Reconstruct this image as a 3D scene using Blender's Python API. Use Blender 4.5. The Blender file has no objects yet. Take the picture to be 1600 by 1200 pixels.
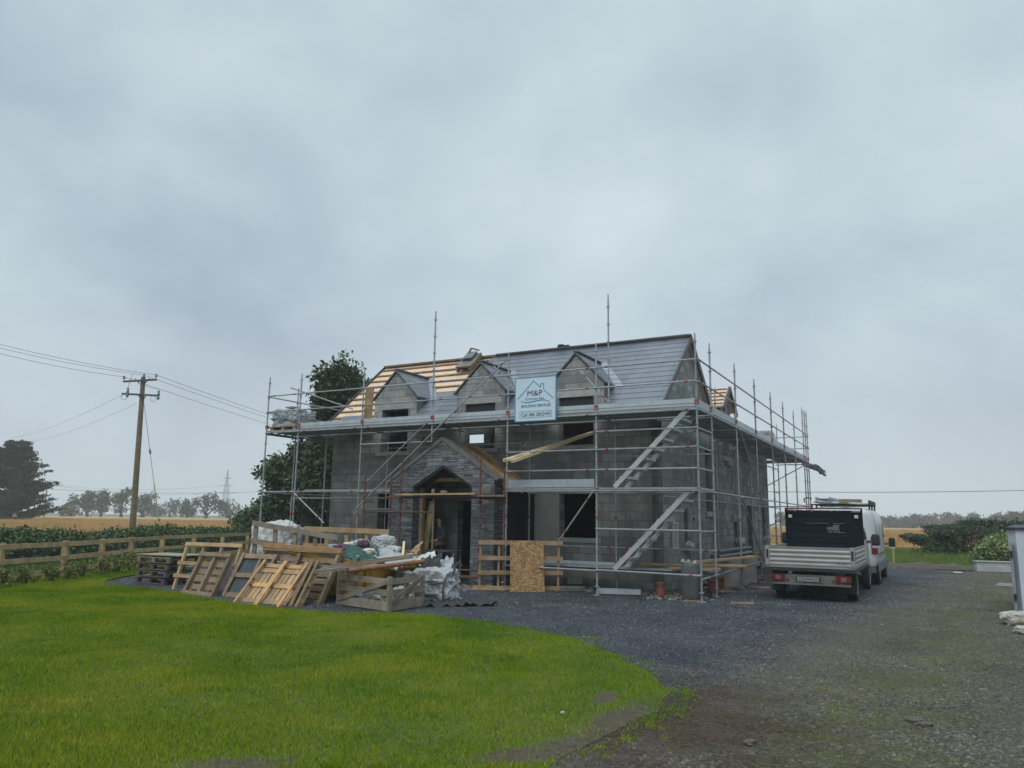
import bpy, bmesh, math, random
import numpy as np
from mathutils import Vector, Matrix, noise
from mathutils.geometry import tessellate_polygon
R = math.radians
random.seed(7); RNG = np.random.default_rng(11)
SC = bpy.context.scene
COL = SC.collection

# ------------------------------------------------------------------ camera
FPX, PITCH, ROLL, EYE = 1185.0, R(10.05), R(0.86), 1.8
_f = Vector((0, math.cos(PITCH), math.sin(PITCH))); _r = Vector((1, 0, 0)); _u = _r.cross(_f)
_right = math.cos(ROLL)*_r + math.sin(ROLL)*_u
_up = -math.sin(ROLL)*_r + math.cos(ROLL)*_u
cam = bpy.data.cameras.new("camera"); camo = bpy.data.objects.new("camera", cam); COL.objects.link(camo)
cam.sensor_width = 36; cam.lens = FPX/1600*36; cam.clip_start = 0.1; cam.clip_end = 3000
mw = Matrix((( _right.x, _up.x, -_f.x, 0), (_right.y, _up.y, -_f.y, 0), (_right.z, _up.z, -_f.z, EYE), (0, 0, 0, 1)))
camo.matrix_world = mw
SC.camera = camo

# ------------------------------------------------------------------ world: overcast sky
SKX, SKY_, SKZ = 8.3, 1.8, 8.7
SUN_EL, SUN_AZ = 52, 205      # azimuth clockwise from +Y: behind the camera, a little to the left
w = bpy.data.worlds.new("World"); SC.world = w; w.use_nodes = True
nt = w.node_tree; nt.nodes.clear()
def N(t, typ, **k):
    n = t.nodes.new(typ)
    for a, b in k.items():
        if hasattr(n, a): setattr(n, a, b)
        else: n.inputs[a].default_value = b
    return n
def ramp(t, fac, stops):
    n = t.nodes.new('ShaderNodeValToRGB')
    while len(n.color_ramp.elements) < len(stops): n.color_ramp.elements.new(0.5)
    for e, (p, c) in zip(n.color_ramp.elements, stops):
        e.position = p; e.color = tuple(c) + (1,) if len(c) == 3 else c
    if fac is not None: t.links.new(fac, n.inputs[0])
    return n
def mth(t, op, a, b=None, c=None, clamp=False):
    n = t.nodes.new('ShaderNodeMath'); n.operation = op; n.use_clamp = clamp
    for i, v in enumerate((a, b, c)):
        if v is None: continue
        if isinstance(v, (int, float)): n.inputs[i].default_value = v
        else: t.links.new(v, n.inputs[i])
    return n.outputs[0]
def mix(t, fac, a, b, mode='MIX'):
    n = t.nodes.new('ShaderNodeMix'); n.data_type = 'RGBA'; n.blend_type = mode
    for i, v in ((0, fac), (6, a), (7, b)):
        if isinstance(v, (int, float)): n.inputs[i].default_value = v
        elif isinstance(v, (tuple, list)): n.inputs[i].default_value = tuple(v) + (1,) if len(v) == 3 else v
        else: t.links.new(v, n.inputs[i])
    return n.outputs[2]
def noise_tex(t, vec, scale, detail=4, rough=.55, dist=0.0):
    n = N(t, 'ShaderNodeTexNoise'); n.inputs['Scale'].default_value = scale; n.inputs['Detail'].default_value = detail
    n.inputs['Roughness'].default_value = rough; n.inputs['Distortion'].default_value = dist
    if vec is not None: t.links.new(vec, n.inputs['Vector'])
    return n.outputs['Fac']
sky = N(nt, 'ShaderNodeTexSky'); sky.sky_type = 'NISHITA'; sky.sun_disc = False
sky.sun_elevation = R(SUN_EL); sky.sun_rotation = R(SUN_AZ)
tc = N(nt, 'ShaderNodeTexCoord'); sx = N(nt, 'ShaderNodeSeparateXYZ'); nt.links.new(tc.outputs['Generated'], sx.inputs[0])
den = mth(nt, 'ADD', mth(nt, 'MAXIMUM', sx.outputs[2], 0.0), 0.55)
cx_ = N(nt, 'ShaderNodeCombineXYZ'); nt.links.new(mth(nt, 'ADD', mth(nt, 'DIVIDE', sx.outputs[0], den), .28), cx_.inputs[0]); nt.links.new(mth(nt, 'DIVIDE', sx.outputs[1], den), cx_.inputs[1])
cx_.inputs[2].default_value = SKZ
n1 = noise_tex(nt, cx_.outputs[0], 1.7, 9, .56, .25)
mp = N(nt, 'ShaderNodeMapping'); mp.inputs['Location'].default_value = (SKX, SKY_, 0); mp.inputs['Scale'].default_value = (1.1, .9, 1); nt.links.new(cx_.outputs[0], mp.inputs[0])
n2 = noise_tex(nt, mp.outputs[0], 1.0, 4, .5, .3)
cl = mth(nt, 'ADD', mth(nt, 'MULTIPLY', n1, .5), mth(nt, 'MULTIPLY', n2, .5))
cloud = ramp(nt, cl, [(.38, (.315, .387, .465)), (.455, (.388, .470, .545)), (.53, (.475, .568, .625)), (.61, (.575, .670, .712))])
hz = mth(nt, 'MULTIPLY_ADD', sx.outputs[2], -3.2, 0.80, clamp=True)
cloud2 = mix(nt, hz, cloud.outputs[0], (.475, .555, .615))
zen = mth(nt, 'MULTIPLY_ADD', mth(nt, 'SMOOTH_MAX', mth(nt, 'SUBTRACT', sx.outputs[2], .64), 0.0, .1), 7.0, 0.95)  # sky above the view brightened to add light to the scene
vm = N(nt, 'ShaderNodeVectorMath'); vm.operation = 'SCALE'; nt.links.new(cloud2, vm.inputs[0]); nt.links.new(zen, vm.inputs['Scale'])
bg1 = N(nt, 'ShaderNodeBackground'); bg1.inputs['Strength'].default_value = 0.08; nt.links.new(sky.outputs[0], bg1.inputs[0])
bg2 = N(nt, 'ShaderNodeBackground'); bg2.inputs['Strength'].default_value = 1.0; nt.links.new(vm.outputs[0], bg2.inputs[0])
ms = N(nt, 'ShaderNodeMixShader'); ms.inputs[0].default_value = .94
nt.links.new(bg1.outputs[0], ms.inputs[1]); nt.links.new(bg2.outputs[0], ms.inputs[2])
ow = N(nt, 'ShaderNodeOutputWorld'); nt.links.new(ms.outputs[0], ow.inputs[0])

sun = bpy.data.lights.new("sun", 'SUN'); sun.energy = 1.1; sun.angle = R(40); sun.color = (1, .97, .92)
suno = bpy.data.objects.new("sun", sun); COL.objects.link(suno)
_sd = Vector((math.sin(R(SUN_AZ))*math.cos(R(SUN_EL)), math.cos(R(SUN_AZ))*math.cos(R(SUN_EL)), math.sin(R(SUN_EL))))
suno.rotation_euler = _sd.to_track_quat('Z', 'Y').to_euler(); suno.location = (0, -20, 40)
SC.view_settings.view_transform = 'Standard'; SC.view_settings.look = 'None'
SC.view_settings.exposure = 0.28; SC.view_settings.gamma = 1.0; SC.view_settings.use_curve_mapping = False
SC.cycles.max_bounces = 6; SC.cycles.diffuse_bounces = 3; SC.cycles.volume_bounces = 2; SC.cycles.transparent_max_bounces = 8

# ------------------------------------------------------------------ helpers
def px_ray(x, y): return _right*((x-800)/FPX) - _up*((y-600)/FPX) + _f
def G(x, y, z=0.0):                      # ground point seen at photo pixel x, y
    d = px_ray(x, y); t = (z-EYE)/d.z; return Vector((0, 0, EYE)) + d*t
def D(x, y, dist):                       # point at depth dist
    return Vector((0, 0, EYE)) + px_ray(x, y)*dist
# house frame: X to the right along the front, Y away from the front, origin at the near corner scaffold post
HO = Vector((4.366, 17.712, 0)); HA = R(-28.9)
HM = Matrix.Translation(HO) @ Matrix.Rotation(HA, 4, 'Z')
def HW(x, y, z=0): return HM @ Vector((x, y, z))

def tag(o, label=None, cat=None, group=None, kind=None):
    if label: o['label'] = label
    if cat: o['category'] = cat
    if group: o['group'] = group
    if kind: o['kind'] = kind
    return o
def empty(name, label, cat, loc=(0, 0, 0), rz=0, group=None):
    o = bpy.data.objects.new(name, None); COL.objects.link(o); o.empty_display_size = .3
    o.location = loc; o.rotation_euler = (0, 0, rz); return tag(o, label, cat, group)
def copy_tree(o, parent=None):
    c = o.copy(); COL.objects.link(c)
    if parent is not None: c.parent = parent
    for ch in list(o.children): copy_tree(ch, c)
    return c

class MB:
    """collects faces for ONE mesh object"""
    def __init__(s): s.v = []; s.f = []; s.m = []; s.cur = 0
    def add(s, vs, fs):
        b = len(s.v); s.v += [tuple(p) for p in vs]
        for q in fs: s.f.append(tuple(b+i for i in q)); s.m.append(s.cur)
        return s
    def box(s, x0, x1, y0, y1, z0, z1):
        return s.hexa([(x0, y0, z0), (x1, y0, z0), (x1, y1, z0), (x0, y1, z0), (x0, y0, z1), (x1, y0, z1), (x1, y1, z1), (x0, y1, z1)])
    def hexa(s, p): return s.add(p, [(3, 2, 1, 0), (4, 5, 6, 7), (0, 1, 5, 4), (1, 2, 6, 5), (2, 3, 7, 6), (3, 0, 4, 7)])
    def bar(s, p, q, w, h, up=(0, 0, 1)):
        p = Vector(p); q = Vector(q); d = (q-p).normalized(); up = Vector(up)
        if abs(d.dot(up)) > .98: up = Vector((0, 1, 0))
        a = d.cross(up).normalized(); b = a.cross(d)
        a *= w/2; b *= h/2
        return s.hexa([p-a-b, p+a-b, q+a-b, q-a-b, p-a+b, p+a+b, q+a+b, q-a+b])
    def tube(s, p, q, r, n=8, r2=None, cap=True):
        return s.path([p, q], [r, r if r2 is None else r2], n, cap)
    def path(s, pts, rad, n=8, cap=True):
        pts = [Vector(p) for p in pts]; b = len(s.v); prev = None
        if not isinstance(rad, (list, tuple)): rad = [rad]*len(pts)
        for i, p in enumerate(pts):
            d = (pts[min(i+1, len(pts)-1)]-pts[max(i-1, 0)]).normalized()
            if prev is None:
                a = d.cross(Vector((0, 0, 1)) if abs(d.z) < .9 else Vector((1, 0, 0))).normalized()
            else:
                a = (prev - d*prev.dot(d)).normalized()
            prev = a; c = d.cross(a)
            for k in range(n):
                t = 2*math.pi*k/n; s.v.append(tuple(p + (a*math.cos(t)+c*math.sin(t))*rad[i]))
        for i in range(len(pts)-1):
            for k in range(n):
                k2 = (k+1) % n
                s.f.append((b+i*n+k, b+i*n+k2, b+(i+1)*n+k2, b+(i+1)*n+k)); s.m.append(s.cur)
        if cap:
            s.f.append(tuple(b+k for k in reversed(range(n)))); s.m.append(s.cur)
            e = b+(len(pts)-1)*n; s.f.append(tuple(e+k for k in range(n))); s.m.append(s.cur)
        return s
    def lathe_x(s, prof, n=24):
        return s.loft([[(x, r*math.cos(2*math.pi*k/n), r*math.sin(2*math.pi*k/n)) for k in range(n)] for x, r in prof])
    def loft(s, rings, cap=True):
        b = len(s.v); n = len(rings[0])
        for r in rings: s.v += [tuple(p) for p in r]
        for i in range(len(rings)-1):
            for k in range(n):
                k2 = (k+1) % n
                s.f.append((b+i*n+k, b+i*n+k2, b+(i+1)*n+k2, b+(i+1)*n+k)); s.m.append(s.cur)
        if cap:
            s.f.append(tuple(b+k for k in reversed(range(n)))); s.m.append(s.cur)
            e = b+(len(rings)-1)*n; s.f.append(tuple(e+k for k in range(n))); s.m.append(s.cur)
        return s
    def slab(s, outer, holes, fn0, fn1):
        """flat plate with holes: 2D loops -> two faces via fn0/fn1(x, y) -> 3D, plus edges"""
        loops = [outer]+list(holes)
        tri = tessellate_polygon([[Vector((x, y, 0)) for x, y in l] for l in loops])
        flat = [p for l in loops for p in l]; n = len(flat); b = len(s.v)
        s.v += [tuple(fn0(*p)) for p in flat]+[tuple(fn1(*p)) for p in flat]
        for t in tri:
            s.f.append(tuple(b+i for i in t)); s.m.append(s.cur)
            s.f.append(tuple(b+n+i for i in reversed(t))); s.m.append(s.cur)
        o = 0
        for l in loops:
            k = len(l)
            for i in range(k):
                j = (i+1) % k
                s.f.append((b+o+i, b+o+j, b+n+o+j, b+n+o+i)); s.m.append(s.cur)
            o += k
        return s
    def build(s, name, mats, parent=None, loc=(0, 0, 0), rz=0, smooth=False, uv=True, bevel=0, M4=None):
        me = bpy.data.meshes.new(name)
        vs = s.v if M4 is None else [tuple(M4 @ Vector(p)) for p in s.v]
        me.from_pydata(vs, [], s.f)
        mats = mats if isinstance(mats, (list, tuple)) else [mats]
        for m in mats: me.materials.append(m)
        if max(s.m, default=0): me.polygons.foreach_set('material_index', s.m)
        bm = bmesh.new(); bm.from_mesh(me); bmesh.ops.recalc_face_normals(bm, faces=bm.faces); bm.to_mesh(me); bm.free()
        if smooth: me.polygons.foreach_set('use_smooth', [True]*len(me.polygons))
        me.update()
        if uv and len(me.loops):
            L = len(me.loops); vi = np.empty(L, int); me.loops.foreach_get('vertex_index', vi)
            co = np.array(vs, float)[vi]
            nr = np.empty(len(me.polygons)*3); me.polygons.foreach_get('normal', nr); nr = np.abs(nr.reshape(-1, 3))
            lt = np.empty(len(me.polygons), int); me.polygons.foreach_get('loop_total', lt)
            ax = np.repeat(np.argmax(nr*np.array([1, 1, .8]), 1), lt)
            uvs = np.where((ax == 0)[:, None], co[:, [1, 2]], np.where((ax == 1)[:, None], co[:, [0, 2]], co[:, [0, 1]]))
            l = me.uv_layers.new(name='uv'); l.data.foreach_set('uv', uvs.astype(np.float32).ravel())
        o = bpy.data.objects.new(name, me); COL.objects.link(o); o.location = loc; o.rotation_euler = (0, 0, rz)
        if parent is not None: o.parent = parent
        if bevel:
            b = o.modifiers.new('bevel', 'BEVEL'); b.width = bevel; b.segments = 2; b.limit_method = 'ANGLE'
        if smooth:
            pass
        return o

def quads_mesh(name, V, mats, parent=None, k=4, smooth=False):
    """V: (n, k, 3) array -> n separate faces"""
    n = len(V); me = bpy.data.meshes.new(name)
    me.vertices.add(n*k); me.vertices.foreach_set('co', np.ascontiguousarray(V, dtype=np.float32).ravel())
    me.loops.add(n*k); me.loops.foreach_set('vertex_index', np.arange(n*k, dtype=np.int32))
    me.polygons.add(n); me.polygons.foreach_set('loop_start', np.arange(0, n*k, k, dtype=np.int32))
    try: me.polygons.foreach_set('loop_total', np.full(n, k, dtype=np.int32))
    except Exception: pass
    me.update(calc_edges=True); me.validate()
    for m in (mats if isinstance(mats, (list, tuple)) else [mats]): me.materials.append(m)
    o = bpy.data.objects.new(name, me); COL.objects.link(o)
    if parent is not None: o.parent = parent
    return o

# ------------------------------------------------------------------ materials
def newmat(name):
    m = bpy.data.materials.new(name); m.use_nodes = True; t = m.node_tree; b = t.nodes['Principled BSDF']
    return m, t, b
def coords(t, kind='Object'):
    n = N(t, 'ShaderNodeTexCoord'); return n.outputs[kind]
def bump(t, b, h, strength=.3, dist=.02):
    n = N(t, 'ShaderNodeBump'); n.inputs['Strength'].default_value = strength; n.inputs['Distance'].default_value = dist
    t.links.new(h, n.inputs['Height']); t.links.new(n.outputs[0], b.inputs['Normal']); return n
def mul(c, k): return tuple(min(1, x*k) for x in c)
def M(name, col, rough=.7, var=.25, scale=4.0, bmp=0.0, bscale=40.0, metal=0.0, dirt=None, dscale=2.0, damt=.6, rnd=.12, spec=.5, island=0.0, stretch=None):
    """general weathered surface: base colour with mottling, optional dirt patches, fine bump, per-object tint"""
    m, t, b = newmat(name); c = coords(t)
    if stretch:
        mp = N(t, 'ShaderNodeMapping'); mp.inputs['Scale'].default_value = stretch; t.links.new(c, mp.inputs[0]); c = mp.outputs[0]
    oi = N(t, 'ShaderNodeObjectInfo')
    off = N(t, 'ShaderNodeVectorMath'); off.operation = 'ADD'; t.links.new(c, off.inputs[0])
    sc_ = N(t, 'ShaderNodeVectorMath'); sc_.operation = 'SCALE'; cmb = N(t, 'ShaderNodeCombineXYZ')
    for i in range(3): t.links.new(oi.outputs['Random'], cmb.inputs[i])
    t.links.new(cmb.outputs[0], sc_.inputs[0]); sc_.inputs['Scale'].default_value = 37.0
    t.links.new(sc_.outputs[0], off.inputs[1]); c = off.outputs[0]
    n = noise_tex(t, c, scale, 5, .6)
    cr = ramp(t, n, [(.3, mul(col, 1-var)), (.7, mul(col, 1+var))])
    out = cr.outputs[0]
    if dirt:
        nd = noise_tex(t, c, dscale, 6, .65, .5)
        df = ramp(t, nd, [(.45, (0, 0, 0)), (.68, (damt, damt, damt))])
        out = mix(t, df.outputs[0], out, dirt)
    if rnd or island:
        src = oi.outputs['Random']
        if island:
            gi = N(t, 'ShaderNodeNewGeometry'); src = gi.outputs['Random Per Island']; rnd = island
        k = mth(t, 'MULTIPLY_ADD', src, 2*rnd, 1-rnd)
        v = N(t, 'ShaderNodeVectorMath'); v.operation = 'SCALE'; t.links.new(out, v.inputs[0]); t.links.new(k, v.inputs['Scale']); out = v.outputs[0]
    t.links.new(out, b.inputs['Base Color']); b.inputs['Roughness'].default_value = rough; b.inputs['Metallic'].default_value = metal
    b.inputs['Specular IOR Level'].default_value = spec
    if bmp: bump(t, b, noise_tex(t, c, bscale, 4, .6), bmp, .01)
    return m
def wood(name, col, rough=.75, var=.3, dark=None, rnd=.18):
    m = M(name, col, rough, var, 1.0, .25, 18, dirt=dark or mul(col, .45), dscale=1.4, damt=.5, rnd=rnd, stretch=(3, 3, 3)); return m
def brickmat(name, bw, bh, c1, c2, mortar, msize=.012, bias=0.0, rough=.9, bstr=.5, warp=0.0, stain=None, stamt=.5, stscale=.6, offs=.5, rowscale=1.0, fine=60.0, spec=.3, streak=0.0):
    m, t, b = newmat(name); uv = coords(t, 'UV')
    vec = uv
    if warp:
        nn = N(t, 'ShaderNodeTexNoise'); nn.inputs['Scale'].default_value = 3.0; nn.inputs['Detail'].default_value = 3; t.links.new(uv, nn.inputs['Vector'])
        s1 = N(t, 'ShaderNodeVectorMath'); s1.operation = 'SCALE'; t.links.new(nn.outputs['Color'], s1.inputs[0]); s1.inputs['Scale'].default_value = warp
        s2 = N(t, 'ShaderNodeVectorMath'); s2.operation = 'ADD'; t.links.new(uv, s2.inputs[0]); t.links.new(s1.outputs[0], s2.inputs[1]); vec = s2.outputs[0]
    br = N(t, 'ShaderNodeTexBrick'); t.links.new(vec, br.inputs['Vector'])
    br.offset = offs; br.offset_frequency = 2; br.squash = 1.0
    for k, v in (('Scale', 1.0), ('Mortar Size', msize), ('Mortar Smooth', .25), ('Bias', bias), ('Brick Width', bw), ('Row Height', bh)): br.inputs[k].default_value = v
    for k, v in (('Color1', c1), ('Color2', c2), ('Mortar', mortar)): br.inputs[k].default_value = tuple(v)+(1,)
    n = noise_tex(t, uv, 2.2, 7, .65)
    tint = ramp(t, n, [(.25, (.62, .62, .62)), (.75, (1.25, 1.25, 1.22))])
    out = mix(t, .85, br.outputs['Color'], tint.outputs[0], 'MULTIPLY')
    nf = noise_tex(t, uv, fine, 3, .7)
    ft = ramp(t, nf, [(.3, (.8, .8, .8)), (.7, (1.15, 1.15, 1.15))])
    out = mix(t, .7, out, ft.outputs[0], 'MULTIPLY')
    if stain:
        mp = N(t, 'ShaderNodeMapping'); mp.inputs['Scale'].default_value = (1.6, .35 if streak else 1.0, 1); t.links.new(uv, mp.inputs[0])
        ns = noise_tex(t, mp.outputs[0], stscale, 6, .65, .6)
        sf = ramp(t, ns, [(.46, (0, 0, 0)), (.66, (stamt,)*3)])
        out = mix(t, sf.outputs[0], out, stain)
    t.links.new(out, b.inputs['Base Color']); b.inputs['Roughness'].default_value = rough; b.inputs['Specular IOR Level'].default_value = spec
    h = mth(t, 'ADD', mth(t, 'MULTIPLY', br.outputs['Fac'], -1.0), mth(t, 'MULTIPLY', nf, .35))
    bump(t, b, h, bstr, .02)
    return m
def leafmat(name, c1, c2, rough=.6, hue=.25, sc=1.5, trans=.25):
    m, t, b = newmat(name); c = coords(t)
    gi = N(t, 'ShaderNodeNewGeometry')
    f = mth(t, 'ADD', mth(t, 'MULTIPLY', gi.outputs['Random Per Island'], .55), mth(t, 'MULTIPLY', noise_tex(t, c, sc, 3, .6), .5))
    cr = ramp(t, f, [(.2, c1), (.8, c2)])
    t.links.new(cr.outputs[0], b.inputs['Base Color']); b.inputs['Roughness'].default_value = rough; b.inputs['Specular IOR Level'].default_value = .25
    return m

MT = {}
MT['steel'] = M('galvanised_steel', (.31, .33, .345), .5, .22, 7, metal=.35, dirt=(.23, .22, .21), dscale=5, damt=.5, rnd=.14)
MT['red'] = M('red_paint_mark', (.30, .04, .028), .6, .15, 8)
MT['deck'] = M('steel_deck', (.30, .32, .33), .55, .25, 3, metal=.25, dirt=(.16, .15, .14), dscale=3, rnd=.15)
MT['toe'] = M('toe_board_metal', (.42, .47, .49), .5, .14, 2, metal=.25, dirt=(.25, .27, .27), dscale=2, damt=.5)
MT['alu'] = M('aluminium_stair', (.44, .45, .45), .5, .12, 5, metal=.35)
MT['rust'] = M('rusty_tube', (.13, .062, .04), .85, .4, 9, .3, 60, dirt=(.05, .03, .025), dscale=6)
MT['rustplank'] = wood('rust_stained_plank', (.24, .15, .10), dark=(.10, .06, .04))
MT['block'] = brickmat('concrete_block', .45, .225, (.195, .197, .185), (.345, .345, .325), (.19, .19, .18), .014, 0, .92, .5, .02, (.135, .137, .125), .75, .65, streak=1)
MT['lintel'] = M('concrete_lintel', (.31, .31, .28), .9, .15, 5, .2, 60)
def ledge():
    m, t, b = newmat('ledge_stone'); uv = coords(t, 'UV')
    nn = N(t, 'ShaderNodeTexNoise'); nn.inputs['Scale'].default_value = 1.6; nn.inputs['Detail'].default_value = 2; t.links.new(uv, nn.inputs['Vector'])
    s1 = N(t, 'ShaderNodeVectorMath'); s1.operation = 'SCALE'; t.links.new(nn.outputs['Color'], s1.inputs[0]); s1.inputs['Scale'].default_value = .05
    s2 = N(t, 'ShaderNodeVectorMath'); s2.operation = 'ADD'; t.links.new(uv, s2.inputs[0]); t.links.new(s1.outputs[0], s2.inputs[1])
    o = []
    for bw, bh in ((.36, .12), (.27, .06), (.19, .04)):
        br = N(t, 'ShaderNodeTexBrick'); t.links.new(s2.outputs[0], br.inputs['Vector']); br.offset = .37; br.offset_frequency = 3; br.squash = 1.4; br.squash_frequency = 3
        for k, v in (('Scale', 1.0), ('Mortar Size', .007), ('Mortar Smooth', .2), ('Bias', 0), ('Brick Width', bw), ('Row Height', bh)): br.inputs[k].default_value = v
        for k, v in (('Color1', (.072, .078, .086)), ('Color2', (.20, .208, .216)), ('Mortar', (.028, .03, .033))): br.inputs[k].default_value = v+(1,)
        o.append(br)
    w = N(t, 'ShaderNodeTexVoronoi'); w.inputs['Scale'].default_value = 1; mp = N(t, 'ShaderNodeMapping'); mp.inputs['Scale'].default_value = (2.4, 8.3, 1); t.links.new(uv, mp.inputs[0]); t.links.new(mp.outputs[0], w.inputs['Vector']); w.distance = 'CHEBYCHEV'
    sc_ = N(t, 'ShaderNodeSeparateColor'); t.links.new(w.outputs['Color'], sc_.inputs[0])
    f1 = mth(t, 'GREATER_THAN', sc_.outputs[0], .35); f2 = mth(t, 'GREATER_THAN', sc_.outputs[0], .75)
    col = mix(t, f2, mix(t, f1, o[0].outputs['Color'], o[1].outputs['Color']), o[2].outputs['Color'])
    fac = mix(t, f2, mix(t, f1, o[0].outputs['Fac'], o[1].outputs['Fac']), o[2].outputs['Fac'])
    n = noise_tex(t, uv, 2.0, 6, .65); col = mix(t, .9, col, ramp(t, n, [(.3, (.55, .55, .56)), (.7, (1.3, 1.28, 1.25))]).outputs[0], 'MULTIPLY')
    t.links.new(col, b.inputs['Base Color']); b.inputs['Roughness'].default_value = .75
    bump(t, b, mth(t, 'ADD', mth(t, 'MULTIPLY', fac, -1.0), mth(t, 'MULTIPLY', noise_tex(t, uv, 40, 3, .6), .4)), .9, .03); return m
MT['stone'] = None
MT['coping'] = M('porch_coping', (.145, .14, .128), .85, .25, 5, .3, 40)
MT['slate'] = brickmat('roof_slate', .6, 5.0, (.10, .112, .138), (.135, .148, .174), (.06, .067, .08), .004, 0, .42, .25, .0, (.13, .14, .155), .4, .5, fine=25, spec=.5)
MT['slate2'] = brickmat('dormer_slate', .5, .22, (.095, .105, .128), (.135, .147, .170), (.035, .04, .05), .010, 0, .42, .5, .0, (.15, .16, .17), .3, .8, fine=25, spec=.5)
MT['verge'] = M('black_verge_trim', (.028, .028, .03), .5, .2, 4)
MT['underlay'] = M('roof_underlay', (.60, .44, .30), .8, .12, 2.5, .1, 8)
MT['batten'] = wood('roof_batten', (.21, .125, .07))
MT['lead'] = M('grey_lead', (.22, .24, .27), .45, .2, 3)
MT['cheek'] = M('dormer_cheek_membrane', (.12, .13, .15), .7, .2, 3)
MT['nearblack'] = M('near_black', (.012, .014, .02), .6, .3, 3)
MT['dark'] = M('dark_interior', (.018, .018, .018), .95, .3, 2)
MT['timber'] = wood('sawn_timber', (.42, .27, .14))
MT['newtimber'] = wood('bright_timber', (.62, .47, .30), dark=(.42, .28, .15))
MT['greywood'] = wood('weathered_grey_wood', (.225, .19, .145), dark=(.10, .085, .065))
MT['brownwood'] = wood('brown_pallet_wood', (.215, .15, .088), dark=(.09, .065, .04))
MT['tanwood'] = wood('tan_pallet_wood', (.38, .255, .13), dark=(.22, .14, .08))
MT['orangewood'] = wood('orange_pallet_wood', (.50, .28, .115), dark=(.25, .12, .05))
MT['bluewood'] = wood('blue_grey_pallet_slats', (.055, .075, .085), dark=(.03, .04, .045))
MT['darkwood'] = wood('dark_pallet_wood', (.115, .095, .08), dark=(.05, .04, .04))
MT['fencewood'] = wood('fence_timber', (.43, .31, .15), dark=(.17, .14, .08))
MT['polewood'] = wood('pole_timber', (.19, .135, .085), dark=(.09, .065, .045))
MT['osb'] = None
MT['yellow'] = M('skip_yellow_paint', (.38, .22, .012), .7, .25, 4, .1, 30, dirt=(.045, .028, .014), dscale=2.2, damt=1.0)
MT['white'] = M('white_vehicle_paint', (.46, .48, .485), .28, .05, 2, dirt=(.36, .35, .32), dscale=2.5, damt=.35, rnd=.03)
MT['aluboard'] = M('ribbed_aluminium_board', (.33, .335, .31), .42, .08, 3, metal=.3, dirt=(.28, .265, .22), dscale=2.2, damt=.55, rnd=.03)
MT['truckblack'] = M('black_chassis', (.016, .017, .019), .65, .3, 4, dirt=(.05, .045, .04), dscale=3)
MT['navy'] = M('navy_headboard', (.008, .015, .022), .8, .15, 4, spec=.1)
MT['tyre'] = M('tyre_rubber', (.018, .018, .018), .85, .25, 8, .2, 40)
MT['rim'] = M('wheel_rim_metal', (.34, .34, .33), .5, .2, 5, metal=.4)
MT['lampred'] = M('red_lamp_lens', (.13, .010, .014), .25, .15, 20)
MT['lampclear'] = M('clear_lamp_lens', (.20, .10, .095), .25, .1, 20)
MT['worklamp'] = M('work_lamp_face', (.50, .50, .36), .3, .15, 30)
MT['grime'] = M('grimy_light_bar', (.16, .155, .135), .75, .3, 5, dirt=(.07, .065, .055), dscale=4)
MT['plate'] = M('pale_number_plate', (.22, .225, .22), .5, .2, 12)
MT['ink'] = M('dark_lettering', (.045, .055, .075), .6, .1, 5)
MT['glass'] = M('dark_glass', (.02, .025, .03), .08, .1, 2)
MT['greyplastic'] = M('grey_trim_plastic', (.10, .105, .11), .6, .15, 5)
MT['sign'] = M('pale_blue_sign_face', (.55, .68, .76), .45, .04, 2, rnd=.01)
MT['signedge'] = M('blue_sign_edge', (.10, .28, .42), .5, .1, 2)
MT['signblue'] = M('sign_blue_line', (.03, .22, .40), .5, .1, 2)
MT['signgrey'] = M('sign_grey_lettering', (.22, .27, .32), .5, .1, 2)
MT['plastic'] = M('white_plastic_sheet', (.45, .44, .395), .3, .1, 3, .35, 9, dirt=(.42, .42, .40), dscale=3, damt=.5)
MT['greyfilm'] = M('grey_shrink_film', (.30, .33, .34), .3, .2, 4, .4, 10, dirt=(.20, .22, .23), dscale=3)
MT['bag'] = M('white_woven_bag', (.38, .39, .39), .6, .1, 4, .3, 30, dirt=(.22, .22, .21), dscale=4, damt=.7)
MT['strap'] = M('dark_bag_strap', (.05, .06, .07), .7, .2, 6)
MT['green'] = M('green_netting', (.012, .065, .05), .7, .3, 8, .4, 40)
MT['purple'] = M('purple_cloth', (.085, .045, .065), .8, .25, 5, .3, 20)
MT['cardboard'] = M('brown_card', (.30, .19, .10), .85, .2, 4)
MT['cream'] = M('cream_sheet', (.60, .55, .46), .7, .15, 4, .3, 12)
MT['clay'] = M('clay_pipe', (.16, .058, .034), .75, .2, 5)
MT['pipe'] = M('grey_plastic_pipe', (.10, .105, .115), .45, .2, 4)
MT['bin'] = M('grey_green_plastic', (.085, .095, .09), .6, .2, 6, .4, 70)
MT['concrete'] = M('pale_concrete', (.36, .35, .31), .9, .2, 4, .3, 30)
MT['whitewall'] = M('white_render', (.52, .55, .60), .8, .08, 3, .25, 45, dirt=(.42, .44, .46), dscale=1.5, damt=.4)
MT['cap'] = M('slate_wall_cap', (.035, .04, .055), .5, .2, 4)
MT['gate'] = M('grey_gate_paint', (.24, .26, .28), .5, .12, 3, metal=.2)
MT['whitestone'] = brickmat('white_stone_wall', .3, .09, (.44, .45, .45), (.50, .51, .51), (.42, .42, .42), .006, 0, .85, .6, .05)
MT['boulder'] = M('pale_boulder', (.36, .34, .28), .9, .2, 5, .4, 14)
MT['wire'] = M('dark_wire', (.05, .055, .06), .6, .1, 5)
MT['insul'] = M('ceramic_insulator', (.16, .17, .18), .35, .2, 9)
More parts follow.
